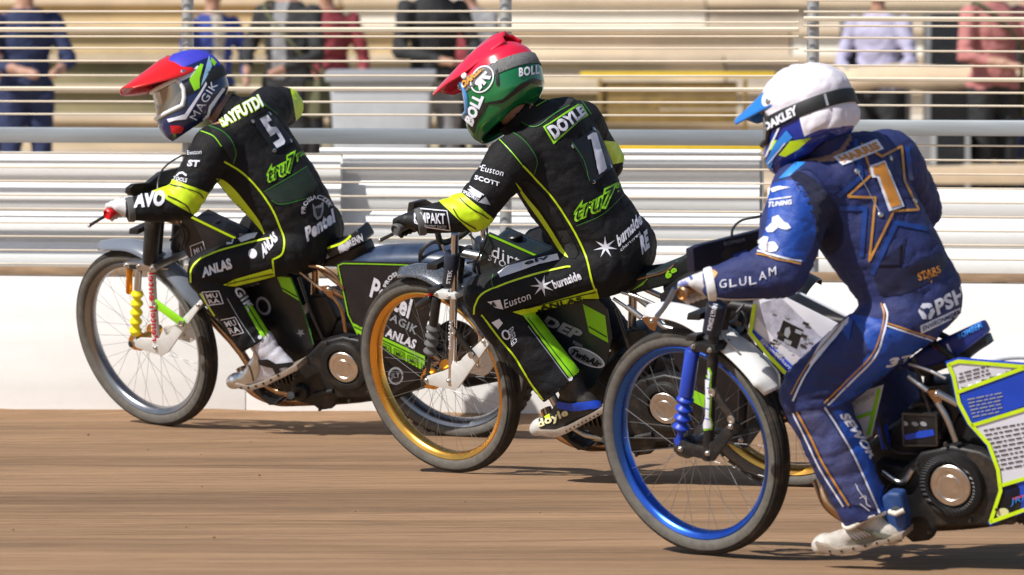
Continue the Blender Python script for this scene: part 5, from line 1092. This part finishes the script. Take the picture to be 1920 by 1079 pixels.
TX('lettering', 'PSH', [(1757,592),(1812,562),(1802,536),(1751,564)], WHITEP, .04, cell=4); P('hex_logo', ring_pts(1737,584,16,17,0,6), WHITEP); P('hex_core', ring_pts(1737,584,6,7,0,6), NAVY, off=.003); L('hex_cut', [(1737,584),(1752,574)], 3, NAVY, off=.0035, sm=0); L('hex_cut', [(1737,584),(1722,578)], 3, NAVY, off=.0035, sm=0); L('hex_cut', [(1737,584),(1738,602)], 3, NAVY, off=.0035, sm=0)
P('bar_print', [(1725,611),(1812,571),(1811,586),(1727,626)], WHITEP, cell=4); TX('lettering', 'ENVIRONMENTAL', [(1730,621),(1808,585),(1808,576),(1729,612)], NAVY, .02, cell=4, off=.004)
P('blue_hip', [(1595,590),(1660,600),(1665,615),(1765,636),(1750,655),(1690,690),(1640,720),(1600,745),(1555,765),(1590,705),(1630,660)], BLUE, smooth=2); P('blue_front_thigh', [(1590,560),(1606,566),(1600,600),(1592,640),(1580,620)], BLUE)
L('white_piping', [(1658,570),(1664,592),(1656,630),(1640,670),(1600,712),(1552,760)], 3.4, WHITEP); L('gold_piping', [(1652,568),(1658,592),(1650,630),(1633,668),(1594,708),(1545,756)], 3, GOLDP); L('gold_piping', [(1664,606),(1700,618),(1762,638)], 3, GOLDP); L('white_piping', [(1663,611),(1700,623),(1762,643)], 2.4, WHITEP)
L('white_piping', [(1592,596),(1570,628),(1535,668),(1508,708),(1487,752)], 3.4, WHITEP); L('gold_piping', [(1588,592),(1565,624),(1530,664),(1503,704),(1484,740)], 2.6, GOLDP); P('white_thigh', [(1540,640),(1565,615),(1590,597),(1592,604),(1568,632),(1545,660),(1520,690),(1518,680)], WHITEP, cell=4)
TX('lettering', '37', [(1660,690),(1717,677),(1716,662),(1659,674)], WHITEP, .05, cell=4, shear=.3)
L('gold_piping', [(1494,772),(1520,820),(1545,872),(1592,948)], 4, GOLDP); L('white_piping', [(1487,775),(1512,825),(1537,878),(1582,950)], 3, WHITEP); L('white_piping', [(1546,764),(1575,810),(1604,862),(1652,970)], 3.6, WHITEP)
P('sunlit_shin', [(1500,770),(1540,768),(1574,815),(1602,865),(1642,955),(1598,946),(1550,872),(1524,820)], mat('suit_navy_sunlit', (.050,.060,.175), .7, nscale=12, namt=.25, bump=.6, bscale=26, dirt=.15), off=.0012); P('back_shin', [(1562,772),(1590,775),(1640,860),(1664,950),(1655,965),(1606,862)], BLUE, smooth=2); TX('lettering', 'SEWOR', [(1572,778),(1630,862),(1642,854),(1586,770)], WHITEP, .05, cell=4, off=.004, shear=.3)  # sunlight on the shin front is painted in as a lighter navy panel
for q_ in ([(1603,906),(1610,920),(1622,936)], [(1611,934),(1622,930),(1624,944),(1632,950)], [(1612,944),(1630,958)]): L('script_mark', q_, 1.8, WHITEP, off=.004)
hx = unit(J['Lhem']-J['Lknee']); h1 = unit(b3.B.n-hx*b3.B.n.dot(hx)); h2 = hx.cross(h1)
build('hem_roll', MB().tube([J['Lhem']+hx*(.002+.006*math.sin(3*a_))+(h1*math.cos(a_)+h2*math.sin(a_))*(.069+.003*math.sin(2*a_)) for a_ in [2*math.pi*k/32 for k in range(33)]], .0075, 10, False), mat('hem_cream', (.66,.60,.52), .7, nscale=20, namt=.15, dirt=.35), b3.suit)
build('flap_hem', MB().tube([b3.B.p(1668,960,.24), b3.B.p(1680,964,.25), b3.B.p(1695,957,.24)], .008, 10), MATS['hem_cream'], b3.suit)
t = bvh(b3.boot); bt = b3.boot
build('boot_shaft', MB().plate([b3.B.p(x, y, .225) for x, y in ((1650,935),(1664,924),(1688,926),(1696,960),(1698,992),(1690,1004),(1662,1003))], -b3.B.n*.05), mat('boot_dark_blue', (.008,.045,.17), .6, nscale=20, namt=.3, dirt=.1), bt, bevel=.014, seg=3)
pr_poly('grey_side', [(1584,1022),(1598,1011),(1640,998),(1666,1008),(1660,1015),(1610,1020)], mat('boot_grey', (.20,.20,.17), .7, dirt=.4), bt, t, off=.003, cell=4); pr_poly('ankle_strap', [(1606,988),(1618,990),(1698,1010),(1698,1017),(1640,1004)], mat('strap_olive_grey', (.16,.165,.13), .6), bt, t, off=.007, cell=4)
for k in range(5): pr_line('lace', [(1596+k*6,1003-k*2),(1608+k*6,1010-k*2)], 1.6, WHITEP, bt, t, off=.005, sm=0)
for k in range(6): pr_poly('sole_hole', ring_pts(1556+k*22, 1034-max(0,k-1)*5.2, 2.2, 2.2, n=10), DARKPR, bt, bvh([c for c in bt.children if c.name.startswith('boot_sole')][0]), cell=4)
# ---- gloves
g3 = [c for c in b3.p.children if c.name.startswith('glove')][0]; t = bvh(g3)
pr_line('blue_stripe', [(1283,503),(1292,512),(1297,524)], 5, BLUE, g3, t); pr_poly('blue_knuckles', [(1262,545),(1266,528),(1276,518),(1290,530),(1285,545)], mat('glove_lilac', (.22,.26,.62), .6), g3, t, cell=4); pr_line('yellow_stripe', [(1266,533),(1278,540)], 4, LIME, g3, t, off=.004)
g1 = [c for c in b1.p.children if c.name.startswith('glove')][0]; t = bvh(g1); pr_text('lettering', 'FXR', [(219,375),(232,371),(231,364),(217,368)], PANEL, g1, t, .02, cell=3)
# ---- helmets
t = bvh(b1.hel); h = b1.hel
q = lambda x, y: (220+x/5.1375, 70+y/5.1375)
def HP(nm, pts, m, **k): return pr_poly(nm, [q(*p) for p in pts], m, h, t, cell=4, **k)
HP('white_flash', [(270,555),(560,390),(700,350),(770,275),(790,300),(720,380),(560,450),(330,560)], WHITEP, off=.003); HP('lime_flash', [(690,410),(800,260),(825,270),(790,400),(790,490),(740,520)], LIMEG, off=.004)
HP('white_chin_edge', [(480,790),(560,770),(650,740),(800,520),(850,430),(860,455),(800,560),(660,790),(560,800),(500,820)], WHITEP, off=.003); HP('white_base', [(690,960),(720,900),(860,740),(880,660),(1010,490),(1035,500),(900,690),(880,760),(740,920)], WHITEP, off=.003)
pr_text('lettering', 'MAGIK', [q(760,800),q(965,460),q(905,420),q(690,770)], WHITEP, h, t, .0, cell=4, off=.004, space=1.1); HP('navy_zigzag', [(800,480),(880,180),(910,280),(850,400)], mat('light_blue_print', (.25,.45,.65), .4), off=.003); HP('lime_patch', [(900,200),(950,250),(925,285),(895,240)], LIMEG, off=.005); HP('vent_red', [(510,850),(600,850),(640,870),(620,920),(530,930)], REDP, off=.003)
t = bvh(b1.peak); pr_line('white_line', [q(265,560),q(420,460),q(560,370)], 3.5, WHITEP, b1.peak, t, sm=0); pr_line('white_line', [q(575,200),q(530,330)], 4, WHITEP, b1.peak, t, sm=0); pr_poly('flash', [q(280,380),q(300,380),q(305,450),q(285,460)], WHITEP, b1.peak, t, cell=4)
t = bvh(b2.hel); h = b2.hel; q = lambda x, y: (800+x/4.4958, 40+y/4.4958)
pr_text('lettering', 'BOLL', [q(775,470),q(945,445),q(945,370),q(775,395)], WHITEP, h, t, .04, cell=3, off=.003, space=1.15); pr_text('lettering', 'BOLL', [q(390,890),q(490,640),q(400,600),q(320,830)], WHITEP, h, t, .06, cell=3, off=.003)
pr_line('ring_logo', [q(*p) for p in ring_pts(470,490,85,115,30)], 2.6, WHITEP, h, t, off=.003, closed=True); pr_text('lettering', '7R', [q(555,470),q(450,590),q(380,540),q(500,420)], WHITEP, h, t, .08, cell=3, off=.0035); pr_poly('dark_vent', [q(580,420),q(605,400),q(612,540),q(590,545)], PANEL, h, t, cell=3, off=.003); pr_poly('chin_black_trim', [q(350,880),q(480,690),q(640,660),q(800,520),q(900,480),q(965,500),q(965,540),q(880,520),q(640,690),q(520,700),q(420,860),q(400,950)], BLKPL, h, t, cell=4, off=.002)  # last print: black strip along the helmet's lower edge
t = bvh(b2.strap); pr_text('lettering', 'OAKLEY', [q(310,575),q(500,390),q(480,325),q(290,520)], mat('strap_orange', (.75,.33,.05), .5), b2.strap, t, .06, cell=3, off=.003)
t = bvh(b2.peak); pr_poly('vent_grey', [q(650,110),q(700,95),q(745,97),q(700,118),q(655,122)], GREYP, b2.peak, t, cell=3); pr_poly('white_print', [q(485,185),q(510,180),q(570,205),q(550,212)], WHITEP, b2.peak, t, cell=3)
t = bvh(b3.hel); h = b3.hel; q = lambda x, y: (1350+x/4.3148, 100+y/4.3148)
def HP(nm, pts, m, **k): return pr_poly(nm, [q(*p) for p in pts], m, h, t, cell=4, **k)
HP('lime_flash', [(480,820),(570,710),(740,680),(640,770),(530,835)], LIME, off=.004); HP('sky_panel', [(375,880),(440,740),(540,625),(590,680),(460,800),(410,940)], SKYB, off=.003); HP('lime_flash', [(390,790),(420,710),(465,700),(420,780)], LIME, off=.003); HP('white_edge', [(360,850),(470,610),(490,600),(385,830)], WHITEP, off=.003)
for k in range(4): pr_line('sky_mark', [q(395+34*k, 890-42*k), q(430+34*k, 850-42*k)], 2, WHITEP, h, t, off=.0045, sm=0)
t = bvh(b3.peak); pr_line('white_edge', [q(90,555),q(180,490),q(300,455)], 7, WHITEP, b3.peak, t, sm=0); pr_line('white_edge', [q(255,425),q(320,380)], 6, WHITEP, b3.peak, t, sm=0)
t = bvh(b3.strap); pr_text('lettering', 'OAKLEY', [q(365,635),q(635,495),q(615,415),q(345,575)], WHITEP, b3.strap, t, .06, cell=3, off=.003); pr_line('strap_keeper', [q(845,330),q(870,425)], 4.5, GREYP, b3.strap, t, off=.003, sm=0)
# ------------------------------------------------------------------ spectators and things behind the fence
def spectator(px, depth, h, shirt, trou, label, facing=0., arms=0, bare=False, openj=None, bag=None):
    """standing figure: px = column in the photograph where it stands, depth = metres from the camera"""
    depth *= 1.5; h *= 1.04; x = (px-PW/2)/FPX*depth; base = V((x, depth, .006)); o = empty('person', base, label, 'spectator', 'spectators behind the fence')
    f = V((math.sin(R(facing)), -math.cos(R(facing)), 0)); s = V((f.y*-1, f.x, 0)); k = h/1.75; b0 = V((x, depth, 0.))
    def P(a, c, z): return b0 + s*a*k + f*c*k + Z*z*k
    bs = (s, f, Z); G = [[E(P(0,0,.98), (.165*k,.11*k,.10*k), bs), E(P(0,0,1.12), (.15*k,.105*k,.1*k), bs)], [E(P(0,0,1.12), (.15*k,.105*k,.1*k), bs), E(P(0,0,1.32), (.18*k,.115*k,.10*k), bs)], [E(P(0,0,1.32), (.18*k,.115*k,.1*k), bs), E(P(0,0,1.44), (.13*k,.07*k,.05*k), bs)], [E(P(0,0,1.44), .055*k), E(P(0,.01,1.55), .052*k)], [E(P(0,.015,1.64), (.075*k,.095*k,.115*k), bs), E(P(0,.04,1.60), .06*k)], [E(P(0,.11,1.61), .014*k), E(P(0,.09,1.65), .014*k)]]
    for q in (-1, 1):
        el = P(q*.27,.02+.05*arms,1.13); wr = P(q*(.25-.14*arms),.08+.22*arms,.90+.18*arms)
        G += [[E(P(q*.19,0,1.40), .06*k), E(el, .047*k)], [E(el, .047*k), E(wr, .034*k)], [E(wr, .034*k), E(wr+(wr-el)*.33, .030*k)], [E(P(q*.09,0,.95), .10*k), E(P(q*.10,.02,.52), .065*k)], [E(P(q*.10,.02,.52), .065*k), E(P(q*.11,0,.10), .05*k)], [E(P(q*.11,0,.06), .045*k), E(P(q*.12,.13,.04), .035*k)]]
    bm = blob(G, .014, 3); fold(bm, [(P(0,0,1.05), Z, .2, 60, .010), (P(-.25,0,1.15), Z, .13, 90, .009), (P(.25,0,1.15), Z, .13, 90, .009)], .010)
    zc = .96*k
    hands = [P(q*(.25-.14*arms),.08+.22*arms,.90+.18*arms)+(P(q*(.25-.14*arms),.08+.22*arms,.90+.18*arms)-P(q*.27,.02+.05*arms,1.13))*.22 for q in (-1, 1)]
    def pick(p):
        q = p-b0; r = abs(q.dot(s))/k; z = q.z/k
        if z > 1.47 and r < .12: return 2
        if min((p-w).length for w in hands) < (.17 if bare else .06)*k: return 2
        if z < .1: return 3
        if z > .98 and r < .05 and q.dot(f) > 0 and openj: return 4
        return 0 if z > .93+.03*noise.noise(p*6) or (r > .21) or arms and q.dot(f)/k > .16 else 1
    body = build_bm('body', bm, [shirt, trou, SKIN, BLKPL, openj or shirt], o, pick=pick)
    if bag: build('shoulder_bag', MB().box(P(.24,-.04,.86), s*.06*k, f*.13*k, Z*.12*k), bag, o, bevel=.03); build('bag_strap', MB().tube(catmull([P(.24,-.04,.97), P(.12,.13,1.2), P(-.1,.11,1.42), P(-.12,-.06,1.45), P(.1,-.13,1.2), P(.24,-.06,.97)], 5), .014, 6), bag, o)
    hr = MB().ell(P(0,-.015,1.68), (.085*k,.10*k,.10*k), bs, 18); build('hair', hr, mat('hair_brown', (.06,.035,.02), .7), o)
    return o
c_ = lambda n, c: mat('cloth_'+n, c, .8, nscale=8, namt=.2, bump=.2, bscale=40)
NV, PK, DK, BLU, LIL, MAR, GRY = c_('navy', (.02,.03,.09)), c_('pink', (.45,.17,.16)), c_('charcoal', (.02,.02,.022)), c_('royal', (.04,.07,.30)), c_('lilac', (.42,.40,.55)), c_('maroon', (.22,.03,.04)), c_('grey', (.22,.22,.23))
CRM, OLV = c_('cream', (.55,.50,.42)), c_('olive', (.10,.10,.05))
spectator(48, 28.6, 1.74, NV, NV, 'spectator in navy top and navy trousers with hands together', 22, 1, True)
spectator(-38, 30.8, 1.70, PK, DK, 'spectator in dusty pink top standing close to one all in navy', -15, .6)
spectator(398, 32.4, 1.66, BLU, OLV, 'spectator in royal blue jacket behind rider number five', 35, .5, False, CRM)
spectator(540, 29.6, 1.79, DK, DK, 'spectator in open charcoal jacket beside the pale grey bin', -32, .8, False, GRY, OLV)
spectator(612, 31.6, 1.70, MAR, DK, 'spectator in maroon top behind the one in open charcoal jacket', 14, .2, True)
spectator(812, 29.8, 1.82, DK, GRY, 'spectator in charcoal top and grey trousers behind the red peaked helmet', 28, 1)
spectator(882, 31.4, 1.72, GRY, DK, 'spectator in grey jacket and charcoal trousers behind the red peaked helmet', -40, .3, False, MAR)
spectator(1648, 31.0, 1.68, LIL, DK, 'spectator in lilac top and charcoal trousers beyond the stall counter', -26, .7)
spectator(1862, 29.6, 1.78, PK, DK, 'spectator in dusty pink top with olive shoulder bag beyond the stall counter', 30, 1, True, None, OLV)
spectator(1930, 31.2, 1.74, DK, NV, 'spectator in charcoal top and navy trousers beyond the stall counter', -8, .4)
def gp(px, depth): depth *= 1.45; return V(((px-PW/2)/FPX*depth, depth, 0))
# pale wheelie bin
b0 = gp(715, 28.3); bn = empty('wheelie_bin', b0+Z*.006, 'pale grey wheelie bin standing among spectators in dark clothes', 'bin')
LG = mat('bin_grey', (.45,.47,.50), .5, nscale=5, namt=.1)
bt_ = [(-.31,-.32),(.31,-.32),(.31,.32),(-.31,.32)]
m = MB().add([b0+V((x*.82,y*.82,.10)) for x, y in bt_]+[b0+V((x,y,1.08)) for x, y in bt_], [[3,2,1,0],[4,5,6,7]]+[[i,(i+1)%4,4+(i+1)%4,4+i] for i in range(4)]); build('bin_body', m, LG, bn, bevel=.02)
build('bin_lid', MB().box(b0+V((0,-.01,1.115)), V((.34,0,0)), V((0,.35,0)), V((0,0,.035))), mat('bin_lid', (.30,.31,.33), .5), bn, bevel=.015)
for s in (-1, 1): build('bin_wheel', MB().lathe(b0+V((s*.25,.26,.10)), V((1,0,0)), [(.09,-.025),(.1,-.02),(.1,.02),(.09,.025)], 20), BLKPL, bn)
build('bin_handle', MB().tube([b0+V((-.28,.37,1.06)), b0+V((.28,.37,1.06))], .016, 8), BLKPL, bn)
# yellow bench with dark back boards
b0 = gp(1262, 30.6); bn = empty('bench', b0+Z*.006, 'yellow framed bench with dark brown back boards behind the fence', 'bench')
YEL = mat('yellow_paint', (.72,.50,.03), .5, nscale=6, namt=.1); BRN = mat('brown_board', (.20,.13,.04), .7, nscale=8, namt=.3)
def bx(nm, x0, x1, y0, y1, z0, z1, mt, par): return build(nm, MB().aabb(b0.x+x0, b0.x+x1, b0.y+y0, b0.y+y1, z0, z1), mt, par, bevel=.006)
bx('top_rail', -.62, .70, .30, .35, 1.045, 1.085, YEL, bn)
for k in range(3): bx('back_board', -.47, .44, .33, .35, .74+.096*k, .825+.096*k, BRN, bn)
bx('seat_rail', -1.05, .90, -.05, .30, .56, .62, YEL, bn)
for x in (-1.0, .82): bx('leg', x, x+.06, -.03, .03, .006, .56, YEL, bn); bx('leg', x, x+.06, .24, .30, .006, .56, YEL, bn)
for x in (-.50, .48): bx('back_post', x, x+.03, .30, .33, .62, 1.035, BRN, bn)
# sandy cloth-topped counter on the right
b0 = gp(1840, 31.2); cn = empty('stall_counter', b0+Z*.006, 'stall counter with sandy cloth top and dark shaded space beneath', 'counter')
SAND = mat('counter_sand', (.62,.48,.33), .8, nscale=5, namt=.1, bump=.2, bscale=20); cv = MB(); nx = 14
for i in range(nx+1):
    for j in range(5): u = i/nx*2-1; w = j/4*2-1; cv.v.append(b0+V((u*1.0, w*.5, 1.12+.012*math.sin(u*9)-.02*(abs(w) > .9))))
cv.f = [[i*5+j, (i+1)*5+j, (i+1)*5+j+1, i*5+j+1] for i in range(nx) for j in range(4)]
build('cloth_top', cv, SAND, cn, ang=60).modifiers.new('thick', 'SOLIDIFY').thickness = .02
vl = MB()
for i in range(nx+1):
    u = i/nx*2-1; q = b0+V((u*1.0,-.5,1.10+.012*math.sin(u*9))); vl.v += [q, q-V((0,.02,.14+.02*math.sin(u*11)))]
vl.f = [[i*2, i*2+1, i*2+3, i*2+2] for i in range(nx)]
build('cloth_front', vl, SAND, cn, ang=60).modifiers.new('thick', 'SOLIDIFY').thickness = .008
build('counter_shelf', MB().box(b0+Z*.45, V((.94,0,0)), V((0,.4,0)), Z*.02), BRN, cn)
for x in (-.95,.95):
    for y in (-.45,.45): build('counter_post', MB().tube([b0+V((x,y,0)), b0+V((x,y,1.11))], .02, 10), PIPE, cn)
def case(px, depth, w, h, z0, mt, label, name='equipment_case', cat='case', grp='dark cases behind the fence'):
    p = gp(px, depth); o = empty(name, p+Z*z0, label, cat, grp)
    build('case_body', MB().box(p+Z*(z0+h/2), V((w/2,0,0)), V((0,.2,0)), Z*h/2), mt, o, bevel=.012)
    for s in (-1, 1): build('corner_guard', MB().box(p+V((s*(w/2-.015),-.2,z0+h/2)), V((.018,0,0)), V((0,.006,0)), Z*(h/2-.01)), PIPE, o)
    build('handle', MB().tube([p+V((-.06,-.215,z0+h*.6)), p+V((.06,-.215,z0+h*.6))], .009, 8), PIPE, o)
    return o
tb = gp(1790, 29.3); to_ = empty('low_table', tb+Z*.006, 'long low sandy topped table behind the rider in blue', 'table')
build('table_top', MB().box(tb+Z*.46, V((.95,0,0)), V((0,.3,0)), Z*.055), SAND, to_, bevel=.006)
for x in (-.85,.85):
    for y in (-.25,.25): build('leg', MB().tube([tb+V((x,y,.006)), tb+V((x,y,.42))], .02, 10), PIPE, to_)
case(1690, 29.35, .42, .26, .515, GRY, 'small grey case standing on the low table', grp=None)
case(1745, 30.6, .50, .72, .006, BLKPL, 'black case on the ground in front of the stall counter')
case(1640, 32.3, .48, 1.42, .006, BLKPL, 'tall narrow black case beside the lilac spectator')
case(1850, 32.9, .9, 1.45, .006, BLKPL, 'wide tall black case behind the stall counter')
